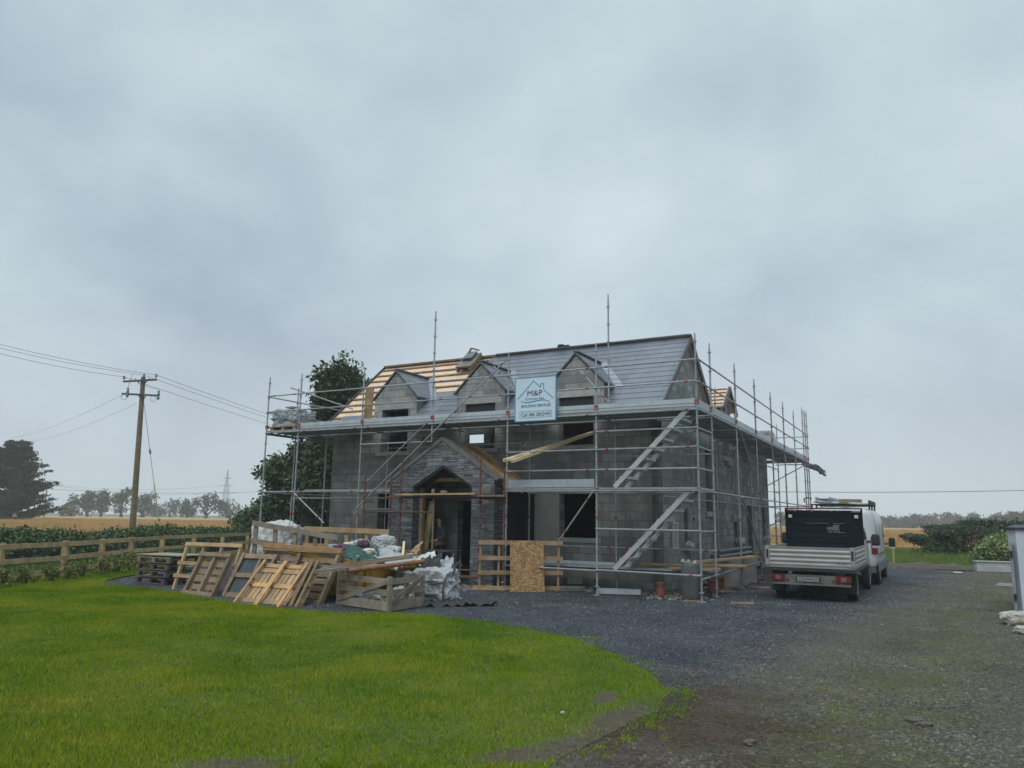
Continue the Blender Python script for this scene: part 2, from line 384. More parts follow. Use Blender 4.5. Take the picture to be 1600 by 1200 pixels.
MT['yellowtube'] = M('yellow_plastic_sleeve', (.36, .30, .12), .6, .1, 5)
MT['bark'] = M('tree_bark', (.06, .052, .042), .95, .3, 5, .5, 20)
MT['farbark'] = M('far_tree_bark', (.05, .05, .045), .95, .2, 2)
MT['leafA'] = leafmat('ash_leaf', (.026, .046, .018), (.085, .115, .045))
MT['leafivy'] = leafmat('ivy_leaf', (.022, .045, .018), (.085, .13, .045))
MT['leafhedge'] = leafmat('hedge_leaf', (.022, .048, .018), (.095, .145, .048), sc=1.0)
MT['leaflaurel'] = leafmat('laurel_leaf', (.045, .075, .012), (.16, .17, .035), sc=2)
MT['leafcon'] = leafmat('conifer_needles', (.010, .018, .011), (.034, .046, .027), sc=.5)
MT['leaffar'] = leafmat('far_leaf', (.020, .032, .017), (.058, .072, .036), sc=.2)
MT['leafcyp'] = leafmat('cypress_spray', (.018, .038, .018), (.075, .11, .042), sc=1.0)
MT['leafbrown'] = leafmat('dead_brown_foliage', (.065, .042, .026), (.15, .10, .06), sc=2)
MT['leafshrub'] = leafmat('pale_green_shrub', (.08, .125, .045), (.27, .33, .13), sc=2)
MT['verge_grass'] = leafmat('rough_grass', (.06, .115, .02), (.19, .27, .06), sc=.7)
MT['skin'] = M('skin', (.36, .20, .14), .55, .08, 8)
MT['darkcloth'] = M('dark_work_clothes', (.035, .045, .055), .9, .2, 6)
MT['hair'] = M('dark_hair', (.015, .012, .010), .7, .2, 10)
MT['litter'] = M('pale_litter', (.32, .31, .29), .8, .2, 6, island=.4)
MT['rubble'] = M('rubble_bits', (.16, .15, .13), .9, .3, 6, island=.45)

def osb():
    m, t, b = newmat('strand_board'); uv = coords(t, 'UV')
    outs = []
    for a, sc_ in ((.5, 40), (-.9, 33)):
        mp = N(t, 'ShaderNodeMapping'); mp.inputs['Rotation'].default_value = (0, 0, a); mp.inputs['Scale'].default_value = (.5, 1, 1); t.links.new(uv, mp.inputs[0])
        vo = N(t, 'ShaderNodeTexVoronoi'); vo.inputs['Scale'].default_value = sc_; vo.inputs['Randomness'].default_value = 1; t.links.new(mp.outputs[0], vo.inputs['Vector'])
        s = N(t, 'ShaderNodeSeparateColor'); t.links.new(vo.outputs['Color'], s.inputs[0]); outs.append(s.outputs[0])
    f = mth(t, 'ADD', mth(t, 'MULTIPLY', outs[0], .5), mth(t, 'MULTIPLY', outs[1], .5))
    cr = ramp(t, f, [(.15, (.15, .075, .025)), (.5, (.27, .145, .055)), (.85, (.40, .25, .115))])
    t.links.new(cr.outputs[0], b.inputs['Base Color']); b.inputs['Roughness'].default_value = .7; bump(t, b, f, .3, .01)
    return m
MT['osb'] = osb(); MT['stone'] = ledge()

def gravel(name='gravel', loose=False):
    """crushed stone: fresh blue stone by the house, worn brown stone with wheel tracks and a mossy crown on the drive"""
    m, t, b = newmat(name); c = coords(t)
    if loose:
        gi = N(t, 'ShaderNodeNewGeometry'); st = gi.outputs['Random Per Island']
    else:
        v1 = N(t, 'ShaderNodeTexVoronoi'); v1.inputs['Scale'].default_value = 30; t.links.new(c, v1.inputs['Vector'])
        s = N(t, 'ShaderNodeSeparateColor'); t.links.new(v1.outputs['Color'], s.inputs[0])
        v2 = N(t, 'ShaderNodeTexVoronoi'); v2.inputs['Scale'].default_value = 60; t.links.new(c, v2.inputs['Vector'])
        s2 = N(t, 'ShaderNodeSeparateColor'); t.links.new(v2.outputs['Color'], s2.inputs[0])
        st = mth(t, 'ADD', mth(t, 'MULTIPLY', s.outputs[0], .55), mth(t, 'MULTIPLY', s2.outputs[1], .45))
    blue = ramp(t, st, [(.1, (.030, .033, .039)), (.6, (.062, .068, .078)), (.95, (.14, .148, .16))])
    brown = ramp(t, st, [(.1, (.046, .041, .035)), (.6, (.106, .096, .082)), (.95, (.19, .175, .152))])
    sp = N(t, 'ShaderNodeSeparateXYZ'); t.links.new(c, sp.inputs[0])
    nb = noise_tex(t, c, .45, 6, .62, .4)
    # across-drive coordinate: zero on the crown, about +-1.3 in the wheel tracks
    ac = mth(t, 'ADD', mth(t, 'MULTIPLY_ADD', sp.outputs[0], .812, 1.55), mth(t, 'MULTIPLY', sp.outputs[1], -.583))
    f = mth(t, 'ADD', mth(t, 'MULTIPLY', mth(t, 'ADD', ac, 3.0), .42), mth(t, 'MULTIPLY_ADD', nb, 1.3, -.55))
    fr = ramp(t, mth(t, 'MULTIPLY', f, 1.0, clamp=True), [(.20, (0, 0, 0)), (.75, (1, 1, 1))])
    out = mix(t, fr.outputs[0], blue.outputs[0], brown.outputs[0])
    nd = noise_tex(t, c, .7, 7, .65, .5)
    out = mix(t, 1.0, out, ramp(t, nd, [(.28, (.58, .58, .60)), (.72, (1.32, 1.30, 1.26))]).outputs[0], 'MULTIPLY')
    # compacted wheel tracks, finer and browner
    wob = mth(t, 'MULTIPLY_ADD', noise_tex(t, c, .3, 3, .5), 1.0, -.5)
    aw = mth(t, 'ADD', ac, wob)
    trk_ = mth(t, 'SUBTRACT', 1.0, mth(t, 'MULTIPLY', mth(t, 'ABSOLUTE', mth(t, 'SUBTRACT', mth(t, 'ABSOLUTE', aw), 1.35)), 1.7), clamp=True)
    tf = mth(t, 'MULTIPLY', mth(t, 'MULTIPLY', trk_, fr.outputs[0]), ramp(t, noise_tex(t, c, 1.3, 6, .65), [(.35, (.1, .1, .1)), (.65, (.85, .85, .85))]).outputs[0])
    out = mix(t, tf, out, (.098, .086, .070))
    # moss on the crown and a few side patches
    band = mth(t, 'SUBTRACT', 1.15, mth(t, 'ABSOLUTE', mth(t, 'MULTIPLY', aw, .8)), clamp=True)
    nm = noise_tex(t, c, .8, 6, .7, .3); nm2 = noise_tex(t, c, 9, 4, .7)
    mf = mth(t, 'MULTIPLY', mth(t, 'MULTIPLY', ramp(t, nm, [(.36, (0, 0, 0)), (.58, (1, 1, 1))]).outputs[0], ramp(t, nm2, [(.36, (0, 0, 0)), (.58, (1, 1, 1))]).outputs[0]), mth(t, 'MULTIPLY', band, .85 if not loose else .7))
    out = mix(t, mf, out, (.088, .098, .028))
    # bare earth beside the lawn tip
    d = N(t, 'ShaderNodeVectorMath'); d.operation = 'DISTANCE'; t.links.new(c, d.inputs[0]); d.inputs[1].default_value = (1.35, 7.4, 0)
    ef = mth(t, 'ADD', mth(t, 'SUBTRACT', 1.35, mth(t, 'MULTIPLY', d.outputs['Value'], .62)), mth(t, 'MULTIPLY_ADD', noise_tex(t, c, 1.5, 6, .65), 3.2, -1.6), clamp=True)
    out = mix(t, mth(t, 'MULTIPLY', ef, .93 if not loose else .75), out, mix(t, 1.0, ramp(t, st, [(.1, (.032, .023, .015)), (.9, (.088, .064, .042))]).outputs[0], (1, 1, 1), 'MULTIPLY'))
    t.links.new(out, b.inputs['Base Color']); b.inputs['Roughness'].default_value = .9; b.inputs['Specular IOR Level'].default_value = .15
    if not loose:
        h = mth(t, 'ADD', mth(t, 'MULTIPLY', v1.outputs['Distance'], -1.2), mth(t, 'MULTIPLY', v2.outputs['Distance'], -.6))
        bump(t, b, mth(t, 'ADD', h, mth(t, 'MULTIPLY', nd, 2.5)), .8, .03)
    return m
MT['gravel'] = gravel()
MT['pebble'] = gravel('loose_stone', True)

PATCHES = [((1.02, 7.35), .95, .24, 62, 5), ((.62, 6.5), .55, .30, 40, 9), ((-1.95, 5.95), .42, .16, 8, 3), ((.15, 6.25), .5, .22, 20, 4), ((1.0, 8.2), .34, .14, 70, 8)]
def lawn_mat():
    """turf with worn patches of bare soil where the drive has cut into it"""
    m, t, b = newmat('lawn_turf'); c = coords(t)
    n = noise_tex(t, c, .5, 6, .6); n2 = noise_tex(t, c, 14, 4, .7); n3 = noise_tex(t, c, 2.6, 6, .7)
    cr = ramp(t, mth(t, 'ADD', mth(t, 'MULTIPLY', n, .6), mth(t, 'MULTIPLY', n2, .4)), [(.3, (.040, .066, .006)), (.7, (.080, .105, .012))])
    best = None
    for (cx0, cy0), a, bb, ang, sd in PATCHES:
        mp = N(t, 'ShaderNodeMapping'); mp.vector_type = 'TEXTURE'; mp.inputs['Location'].default_value = (cx0, cy0, .035); mp.inputs['Rotation'].default_value = (0, 0, R(ang)); mp.inputs['Scale'].default_value = (a, bb, 1)
        t.links.new(c, mp.inputs[0]); ln = N(t, 'ShaderNodeVectorMath'); ln.operation = 'LENGTH'; t.links.new(mp.outputs[0], ln.inputs[0])
        best = ln.outputs['Value'] if best is None else mth(t, 'MINIMUM', best, ln.outputs['Value'])
    f = ramp(t, mth(t, 'ADD', mth(t, 'MULTIPLY', best, .6), mth(t, 'MULTIPLY', n3, .6)), [(.66, (1, 1, 1)), (1.06, (0, 0, 0))])
    soil = ramp(t, n2, [(.3, (.034, .024, .015)), (.7, (.084, .060, .039))])
    out = mix(t, f.outputs[0], cr.outputs[0], soil.outputs[0])
    t.links.new(out, b.inputs['Base Color']); b.inputs['Roughness'].default_value = .9; bump(t, b, n2, .6, .03); return m
MT['lawn'] = lawn_mat()
def blade_mat(name, a, bcol, ccol):
    m, t, b = newmat(name); c = coords(t); gi = N(t, 'ShaderNodeNewGeometry')
    n = noise_tex(t, c, .42, 5, .6, .4); n2 = noise_tex(t, c, 1.6, 4, .6)
    f = mth(t, 'ADD', mth(t, 'MULTIPLY', n, .62), mth(t, 'ADD', mth(t, 'MULTIPLY', n2, .22), mth(t, 'MULTIPLY', gi.outputs['Random Per Island'], .16)))
    cr = ramp(t, f, [(.385, a), (.5, bcol), (.63, ccol)])
    t.links.new(cr.outputs[0], b.inputs['Base Color']); b.inputs['Roughness'].default_value = .7; b.inputs['Specular IOR Level'].default_value = .08
    return m
MT['blade'] = blade_mat('grass_blade', (.070, .155, .004), (.160, .240, .006), (.290, .290, .022))
MT['wheat'] = blade_mat('ripe_wheat', (.30, .19, .075), (.40, .26, .11), (.50, .34, .16))
MT['soil'] = M('brown_soil', (.075, .055, .038), .95, .3, 3, .5, 12, dirt=(.05, .06, .02), dscale=1.2, damt=.6)
MT['earth'] = M('rough_pasture', (.055, .075, .022), .95, .3, 1.0, .5, 8)

# ================================================================== GROUND
def inside(poly, x, y):
    """vectorised point in polygon"""
    x = np.asarray(x); y = np.asarray(y); c = np.zeros(x.shape, bool); n = len(poly); j = n-1
    for i in range(n):
        xi, yi = poly[i]; xj, yj = poly[j]
        c ^= ((yi > y) != (yj > y)) & (x < (xj-xi)*(y-yi)/(yj-yi+1e-12)+xi); j = i
    return c
def vnoise(x, y, seed=0):
    """smooth value noise, numpy"""
    r = np.random.default_rng(seed).random((64, 64)); xi = np.floor(x).astype(int); yi = np.floor(y).astype(int)
    fx = x-xi; fy = y-yi; fx = fx*fx*(3-2*fx); fy = fy*fy*(3-2*fy)
    g = lambda a, b: r[a % 64, b % 64]
    return (g(xi, yi)*(1-fx)+g(xi+1, yi)*fx)*(1-fy)+(g(xi, yi+1)*(1-fx)+g(xi+1, yi+1)*fx)*fy
def smooth_loop(pts, k=4):
    out = []; n = len(pts)
    for i in range(n-1):
        p0 = pts[max(i-1, 0)]; p1 = pts[i]; p2 = pts[i+1]; p3 = pts[min(i+2, n-1)]
        for j in range(k):
            t = j/k
            f = lambda a, b, c, d: .5*(2*b+(c-a)*t+(2*a-5*b+4*c-d)*t*t+(3*b-a-3*c+d)*t**3)
            out.append((f(p0[0], p1[0], p2[0], p3[0]), f(p0[1], p1[1], p2[1], p3[1])))
    return out+[pts[-1]]
g = MB(); g.add([(-900, -60, -.03), (900, -60, -.03), (900, 900, -.03), (-900, 900, -.03)], [(0, 1, 2, 3)])
tag(g.build('ground', MT['earth']), kind='structure')
drive = [(-10.6, 19.2), (-10.9, 26), (-11.2, 44), (15.5, 44), (16.2, 36), (17.6, 31.2), (24, 30.6), (30, 26), (24, 6), (14, 1), (-8, 1), (-8, 16)]
g = MB(); g.slab(drive, [], lambda x, y: (x, y, 0), lambda x, y: (x, y, -.028)); tag(g.build('driveway', MT['gravel']), kind='structure')
LAWN_EDGE = [(-13.9, 34), (-11.9, 31), (-11.3, 26), (-10.9, 21.6), (-10.3, 19.9), (-9.4, 19.4), (-7.6, 18.0), (-6.5, 16.9), (-5.2, 15.75), (-3.4, 14.9), (-1.7, 14.65), (-.4, 13.75), (.85, 12.4), (1.42, 10.8), (1.72, 9.2), (1.66, 8.3), (1.30, 7.5), (.85, 6.8), (.25, 5.9), (-.2, 4.6), (-.2, 2)]
edge = smooth_loop(LAWN_EDGE, 6)
edge = [(x+.07*(noise.noise(Vector((x*2.3, y*2.3, 0)))+.10*noise.noise(Vector((x*6, y*6, 3)))), y+.12*noise.noise(Vector((x*2.1, y*2.1, 5)))) for x, y in edge]
lawn_poly = edge+[(-13.9, 2)]
g = MB(); g.slab(lawn_poly, [], lambda x, y: (x, y, .005), lambda x, y: (x, y, .001)); tag(g.build('lawn', MT['lawn']), kind='structure')

# worn earth patches on the lawn
patches = PATCHES
def patch_d(x, y):
    d = np.full(np.shape(x), 9.0)
    for (c, a, b, ang, sd) in patches:
        ca, sa = math.cos(R(ang)), math.sin(R(ang)); dx = x-c[0]; dy = y-c[1]
        u = (dx*ca+dy*sa)/a; v = (-dx*sa+dy*ca)/b
        d = np.minimum(d, np.sqrt(u*u+v*v)*(.75+.5*vnoise(x*5+sd, y*5, 2)))
    return d
def blades(name, xs, ys, z0, h, wd, lean, mat, kinds=1.0):
    n = len(xs); a = RNG.random(n)*2*np.pi; hh = h*(.55+.8*RNG.random(n)); ww = wd*(.6+.8*RNG.random(n))
    la = RNG.random(n)*2*np.pi; ll = hh*lean*RNG.random(n)
    dx = np.cos(a)*ww/2; dy = np.sin(a)*ww/2
    V = np.empty((n, 3, 3)); z0 = np.broadcast_to(z0, n)
    V[:, 0] = np.stack([xs-dx, ys-dy, z0], 1); V[:, 1] = np.stack([xs+dx, ys+dy, z0], 1)
    V[:, 2] = np.stack([xs+np.cos(la)*ll, ys+np.sin(la)*ll, z0+hh], 1)
    return tag(quads_mesh(name, V, mat, k=3), kind='stuff')
# lawn blades: denser towards the camera, thinned over worn soil and along the ragged edge
def lawn_blades():
    n = 1500000
    u = RNG.random(n); y = 5.0*(31.0/5.0)**u; x = -13.6+RNG.random(n)*15.6
    keep = (np.abs(x)/y < .74) & inside(lawn_poly, x, y)
    x, y = x[keep], y[keep]
    d = patch_d(x, y); keep = RNG.random(len(x)) < .10+.90*np.clip((d-.45)/.95, 0, 1)**1.3
    x, y = x[keep], y[keep]
    thin = vnoise(x*1.3, y*1.3, 5); bare = np.clip((x+1.6)/3.2, 0, 1)*np.clip((9.5-y)/4, 0, 1)
    keep = RNG.random(len(x)) > bare*np.clip((thin-.30)*2.2, 0, .85)
    x, y = x[keep], y[keep]
    tall = .017+.021*vnoise(x*.9, y*.9, 8)+.040*np.clip(vnoise(x*2.4, y*2.4, 9)-.72, 0, 1)*2
    sc_ = np.clip(y/9, 1, 2.2)
    return blades('grass', x, y, .004, tall*np.clip(y/13, 1, 1.3), .0062*sc_, .9, MT['blade'])
tag(lawn_blades(), 'short green mown grass of the lawn', 'grass')
def tufts():
    X = []; Y = []
    for i in range(200):
        k = random.randrange(len(edge)//3, len(edge)-8); ex, ey = edge[k]; off = abs(random.gauss(0, .22)); a = math.atan2(ey-9.0, ex+6)
        cx_0, cy_0 = ex+math.cos(a)*off+random.gauss(0, .05), ey+math.sin(a)*off*.7+random.gauss(0, .05); n = random.randint(12, 60); r = random.uniform(.02, .09)
        X.append(cx_0+RNG.normal(size=n)*r); Y.append(cy_0+RNG.normal(size=n)*r)
    # weeds on the mossy crown of the drive
    for i in range(170):
        t_ = random.uniform(0, 1)**1.5*11; q = random.gauss(0, .5); px_, py_ = 1.9+.583*t_+.812*q, 5.5+.812*t_-.583*q; n = random.randint(5, 22)
        X.append(px_+RNG.normal(size=n)*.05); Y.append(py_+RNG.normal(size=n)*.05)
    X = np.concatenate(X); Y = np.concatenate(Y); k = (~inside(lawn_poly, X, Y)) & (Y > 3); X, Y = X[k], Y[k]
    return blades('stray_grass', X, Y, .001, .022, .006, 1.3, MT['blade'])
tag(tufts(), 'sparse grass tufts creeping from the lawn into the drive', 'grass')
# loose stones on the drive
def stones():
    n = 190000; u = RNG.random(n); y = 5.2*(40/5.2)**u; x = (RNG.random(n)*2-1)*.75*y
    k = (~inside(lawn_poly, x, y)) & inside(drive, x, y); x, y = x[k], y[k]
    k = RNG.random(len(x)) > np.clip(1.5-.75*np.hypot(x-1.35, y-7.4), 0, .85); x, y = x[k], y[k]
    lm = vnoise(x*.8, y*.8, 4); k = RNG.random(len(x)) < .25+.6*lm; x, y = x[k], y[k]; n = len(x)
    s = (.006+.016*RNG.random(n)**3)*np.clip(y/12, 1, 1.6)
    base = np.array([(1, 0, 0), (0, 1, 0), (-1, 0, 0), (0, -1, 0), (0, 0, .8)], float)
    a = RNG.random(n)*6.28; st = .6+.8*RNG.random(n)
    P = np.empty((n, 5, 3)); jit = .75+.5*RNG.random((n, 5, 1)); B = base[None]*jit
    bx_ = B[:, :, 0]*st[:, None]; by_ = B[:, :, 1]
    P[:, :, 0] = x[:, None]+s[:, None]*(bx_*np.cos(a)[:, None]-by_*np.sin(a)[:, None])
    P[:, :, 1] = y[:, None]+s[:, None]*(bx_*np.sin(a)[:, None]+by_*np.cos(a)[:, None])
    P[:, :, 2] = .001+s[:, None]*B[:, :, 2]
    T = np.array([(0, 1, 4), (1, 2, 4), (2, 3, 4), (3, 0, 4)])
    me = bpy.data.meshes.new('loose_gravel'); vs = P.reshape(-1, 3)
    fs = (T[None]+5*np.arange(n)[:, None, None]).reshape(-1, 3)
    me.vertices.add(len(vs)); me.vertices.foreach_set('co', vs.astype(np.float32).ravel())
    me.loops.add(fs.size); me.loops.foreach_set('vertex_index', fs.astype(np.int32).ravel())
    me.polygons.add(len(fs)); me.polygons.foreach_set('loop_start', np.arange(0, fs.size, 3, dtype=np.int32))
    me.update(calc_edges=True); me.materials.append(MT['pebble'])
    o = bpy.data.objects.new('loose_gravel', me); COL.objects.link(o); tag(o, kind='stuff')
stones()
# wheat fields behind the plot
def field(name, poly, zt, spots, lab):
    xs = [p[0] for p in poly]; ys = [p[1] for p in poly]
    g = MB(); g.slab(poly, [], lambda x, y: (x, y, zt), lambda x, y: (x, y, -.02)); tag(g.build(name, MT['wheat']), kind='structure')
    X = []; Y = []
    for (x0, x1, y0, y1, n) in spots:
        u = RNG.random(n); y = y0*(y1/y0)**u; x = y*(x0+(x1-x0)*RNG.random(n)); X.append(x); Y.append(y)
    X = np.concatenate(X); Y = np.concatenate(Y); k = inside(poly, X, Y); X, Y = X[k], Y[k]
    sc_ = Y/50
    o = blades('wheat_stalks', X, Y, zt-.25, .38+.16*vnoise(X*.15, Y*.15, 3), .028*np.clip(sc_, 1, 5), .5, MT['wheat'])
    tag(o, lab, 'wheat')
field('wheat_field', [(-420, 46), (-24, 46), (-19, 60), (-10, 56), (14, 47), (17, 44.5), (30, 46), (420, 60), (420, 262), (-420, 246)], .50,
      [(-.72, -.28, 46, 150, 110000), (.33, .72, 44, 180, 150000)], 'golden ripe wheat standing in the field behind the house')

# ================================================================== HOUSE (local frame: x right, y away)
house = empty('house', 'unfinished grey blockwork house with three gabled dormers inside scaffolding', 'house', HO, HA)
DC = (-10.31, -7.1, -3.93)
def zm(y): return 7.25-.84*(4.56-y)
def ym(z): return 4.56-(7.25-z)/.84
fx = lambda y0: (lambda x, z: (x, y0, z))
# front wall with dormer faces, dormer windows straddling the eaves
outer = [(-12.85, 0)]
outer += [(-12.85, 4.8)]
for c in DC: outer += [(c-.85, 4.8), (c-.85, 5.57), (c, 6.42), (c+.85, 5.57), (c+.85, 4.8)]
outer += [(-1.45, 4.8), (-1.45, 0)]
FW = [(c-.53, c+.53, 3.85, 5.22) for c in DC]+[(-4.42, -3.34, 1.3, 2.52), (-10.85, -9.75, 1.3, 2.52), (-7.8, -6.7, .12, 2.3)]
holes = [[(a, z0), (b, z0), (b, z1), (a, z1)] for a, b, z0, z1 in FW]
b = MB(); b.slab(outer, holes, fx(1.85), fx(2.15)); fw = b.build('front_wall', MT['block'], house)
for a, b_, z0, z1 in FW[:5]:
    m = MB(); m.box(a-.16, b_+.16, 1.79, 2.05, z0-.12, z0-.002); m.build('sill', MT['lintel'], fw)
    m = MB(); m.box(a-.2, b_+.2, 1.843, 2.0, z1+.002, z1+.2); m.build('lintel', MT['lintel'], fw)
m = MB(); m.box(-5.2, -4.44, 1.825, 1.852, .5, 2.5); m.build('plaster_panel', MT['lintel'], fw)
m = MB(); m.box(-5.52, -5.22, 1.82, 1.852, .1, 2.62); m.build('dark_wall_sheet', MT['nearblack'], fw)
# side wall: main gable then the rear wing, with its own wall dormer
fy = lambda x0: (lambda y, z: (x0, y, z))
outer = [(2.15, 0), (2.15, 5.09), (4.56, 7.122), (7.2, 4.90), (7.35, 4.8), (8.3, 4.8), (8.3, 5.5), (9.12, 6.32), (9.94, 5.5), (9.94, 4.8), (16.5, 4.8), (16.5, 0), (12.9, 0), (12.9, 2.46), (12.12, 2.46), (12.12, 0)]
SWO = [(6.2, 6.95, 2.1, 4.1), (3.72, 4.1, 1.2, 2.5), (9.9, 10.8, 1.24, 1.8), (14.95, 15.95, 1.22, 2.47), (8.6, 9.65, 4.02, 5.15)]
holes = [[(a, z0), (b_, z0), (b_, z1), (a, z1)] for a, b_, z0, z1 in SWO]
m = MB(); m.slab(outer, holes, fy(-1.45), fy(-1.75)); sw = m.build('side_wall', MT['block'], house)
m = MB(); m.slab([(1.85, 0), (2.15, 0), (2.15, 5.09), (1.85, 4.84)], [], fy(-1.452), fy(-1.748)); m.build('corner_wall', MT['block'], house)
for a, b_, z0, z1 in SWO:
    m = MB(); m.box(-1.7, -1.38, a-.12, b_+.12, z0-.16, z0-.002); m.build('sill', MT['lintel'], sw)
m = MB(); m.box(-1.7, -1.42, 9.8, 10.9, 1.802, 2.03); m.build('lintel', MT['lintel'], sw)
m = MB(); m.box(-1.7, -1.30, 8.75, 9.5, 3.70, 3.86); m.build('projecting_beam', MT['lintel'], sw)
m = MB(); m.box(-1.44, -1.39, 2.5, 2.95, 1.06, 1.10).box(-1.44, -1.39, 2.5, 2.95, 1.72, 1.76).box(-1.44, -1.39, 2.5, 2.56, 1.10, 1.72).box(-1.44, -1.39, 2.89, 2.95, 1.10, 1.72)
mbx = m.build('meter_box', MT['plastic'], house); m = MB(); m.box(-1.445, -1.42, 2.56, 2.89, 1.10, 1.72); m.build('panel', MT['lintel'], mbx)
# left gable, back wall, wing walls
outer = [(2.15, 0), (2.15, 4.98), (4.56, 7.10), (7.2, 4.82), (7.2, 0)]
m = MB(); m.slab(outer, [], fy(-12.85), fy(-12.55)); m.build('left_gable_wall', MT['block'], house)
outer = [(-12.55, 0), (-12.55, 4.8), (-11.3, 4.8), (-11.3, 5.6), (-10.4, 6.4), (-9.5, 5.6), (-9.5, 4.8), (-1.75, 4.8), (-1.75, 0)]
m = MB(); m.slab(outer, [[(-10.95, 4.60), (-9.98, 4.60), (-9.98, 4.95), (-10.95, 4.95)]], fx(7.2), fx(6.9)); m.build('back_wall', MT['block'], house)
m = MB(); m.slab([(-8.2, 0), (-8.2, 4.8), (-4.9, 6.75), (-1.75, 4.8), (-1.75, 0)], [], fx(16.5), fx(16.2)); m.build('wing_gable_wall', MT['block'], house)
m = MB(); m.slab([(7.2, 0), (7.2, 4.8), (16.2, 4.8), (16.2, 0)], [], fy(-8.2), fy(-7.9)); m.build('wing_wall', MT['block'], house)
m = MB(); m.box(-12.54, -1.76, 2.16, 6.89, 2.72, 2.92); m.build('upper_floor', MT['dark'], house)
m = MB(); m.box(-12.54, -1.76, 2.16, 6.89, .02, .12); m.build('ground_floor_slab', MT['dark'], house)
m = MB(); m.box(-12.54, -1.76, 4.5, 4.62, .121, 2.719).box(-5.6, -5.45, 2.16, 4.49, .121, 2.719).box(-9.0, -8.85, 2.16, 4.49, .121, 2.719); m.build('added_partition', MT['dark'], house)  # partitions added in near-black so the ground floor openings stay dark
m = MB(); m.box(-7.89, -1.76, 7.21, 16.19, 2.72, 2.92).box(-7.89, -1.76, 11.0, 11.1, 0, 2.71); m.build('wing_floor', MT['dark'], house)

# main roof: underlay plate with dormer notches, slate courses, battens
def front_slope(lift):
    ny, nz = -.643*lift, .766*lift
    return lambda x, z: (x, ym(z)+ny, z+nz)
outer = [(-12.97, 4.66)]
for c in DC: outer += [(c-.8, 4.66), (c-.8, 5.48), (c, 6.26), (c+.8, 5.48), (c+.8, 4.66)]
outer += [(-1.33, 4.66), (-1.33, 7.25), (-12.97, 7.25)]
m = MB(); m.slab(outer, [], front_slope(0), front_slope(-.09)); roof = m.build('roof', MT['underlay'], house)
def gaps(z, x0, x1, pad=0.0):
    """x intervals of the front slope left clear of the dormers at height z"""
    iv = []; a = x0
    for c in DC:
        h = .87 if z < 5.6 else max(0, 6.47-z)
        if h > 0: iv.append((a, min(x1, c-h-pad))); a = max(x0, c+h+pad)
    iv.append((a, x1)); return [(p, q) for p, q in iv if q-p > .05]
DZ = .18
def slated(x, z):
    if x > -8.15: return True
    if -9.5 < x <= -8.15: return z < 5.62
    if x < -11.1: return z < 4.95 and -12.6 < x < -11.35
    return False
m = MB(); m2 = MB(); z = 4.68; k = 0
while z < 7.2:
    z1 = min(z+DZ, 7.25)
    for (a, b_) in gaps(z1, -12.95, -1.34):
        cuts = sorted(set([a, b_]+[q for q in (-12.55, -11.4, -8.15-.12*(k % 2), -9.5) if a < q < b_]))
        for p, q in zip(cuts, cuts[1:]):
            if slated((p+q)/2, z):
                o = k % 2 * .3
                lo, hi = front_slope(.062), front_slope(.052); lo2, hi2 = front_slope(.055), front_slope(.046)
                (m if (p+q)/2 > -11 else m2).hexa([lo2(p, z), lo2(q, z), hi2(q, z1+.03), hi2(p, z1+.03), lo(p, z), lo(q, z), hi(q, z1+.03), hi(p, z1+.03)])
    z += DZ; k += 1
m.build('roof_slates', MT['slate'], roof)
if m2.v: m2.build('first_slates', MT['slate'], roof)
# battens at wider gauge, where there are no slates
z = 4.74; lo, hi = front_slope(.002), front_slope(.045)
while z < 7.24:
    for (a, b_) in gaps(z, -12.93, -1.5):
        cuts = sorted(set([a, b_]+[q for q in (-12.5, -11.4, -8.12, -9.5) if a < q < b_]))
        for p, q in zip(cuts, cuts[1:]):
            if not slated((p+q)/2, z-.04):
                m = MB(); m.hexa([lo(p, z), lo(q, z), lo(q, z+.05), lo(p, z+.05), hi(p, z), hi(q, z), hi(q, z+.05), hi(p, z+.05)]); m.build('batten', MT['batten'], roof)
    z += .262
m = MB(); m.bar((-12.97, 4.56, 7.33), (-8.1, 4.56, 7.33), .12, .06); m.build('ridge_batten', MT['batten'], roof)
m = MB(); m.bar((-8.1, 4.54, 7.35), (-1.32, 4.54, 7.35), .2, .035); m.build('ridge_cap', MT['slate'], roof)
bs = lambda lift: (lambda x, z: (x, 9.12-ym(z)+.643*lift, z+.766*lift))
m = MB(); m.slab([(-12.97, 4.66), (-11.2, 4.66), (-11.2, 5.5), (-10.4, 6.26), (-9.6, 5.5), (-9.6, 4.66), (-1.33, 4.66), (-1.33, 7.25), (-12.97, 7.25)], [], bs(0), bs(-.09)); m.build('back_slope', MT['underlay'], roof)
m = MB(); m.slab([(-12.9, 5.0), (-11.5, 5.0), (-10.4, 6.4), (-9.3, 5.0), (-1.36, 5.0), (-1.36, 7.27), (-12.9, 7.27)], [], bs(.06), bs(.03)); m.build('back_slates', MT['slate'], roof)
for xg in (-12.98, -1.33):
    m = MB()
    for sl in (front_slope, bs):
        A = sl(-.05 if sl is front_slope else -.12); B = sl(.072)
        m.hexa([A(xg-.025, 4.62), A(xg+.025, 4.62), A(xg+.025, 7.27), A(xg-.025, 7.27), B(xg-.025, 4.62), B(xg+.025, 4.62), B(xg+.025, 7.27), B(xg-.025, 7.27)])
    m.build('verge_trim', MT['verge'], roof)
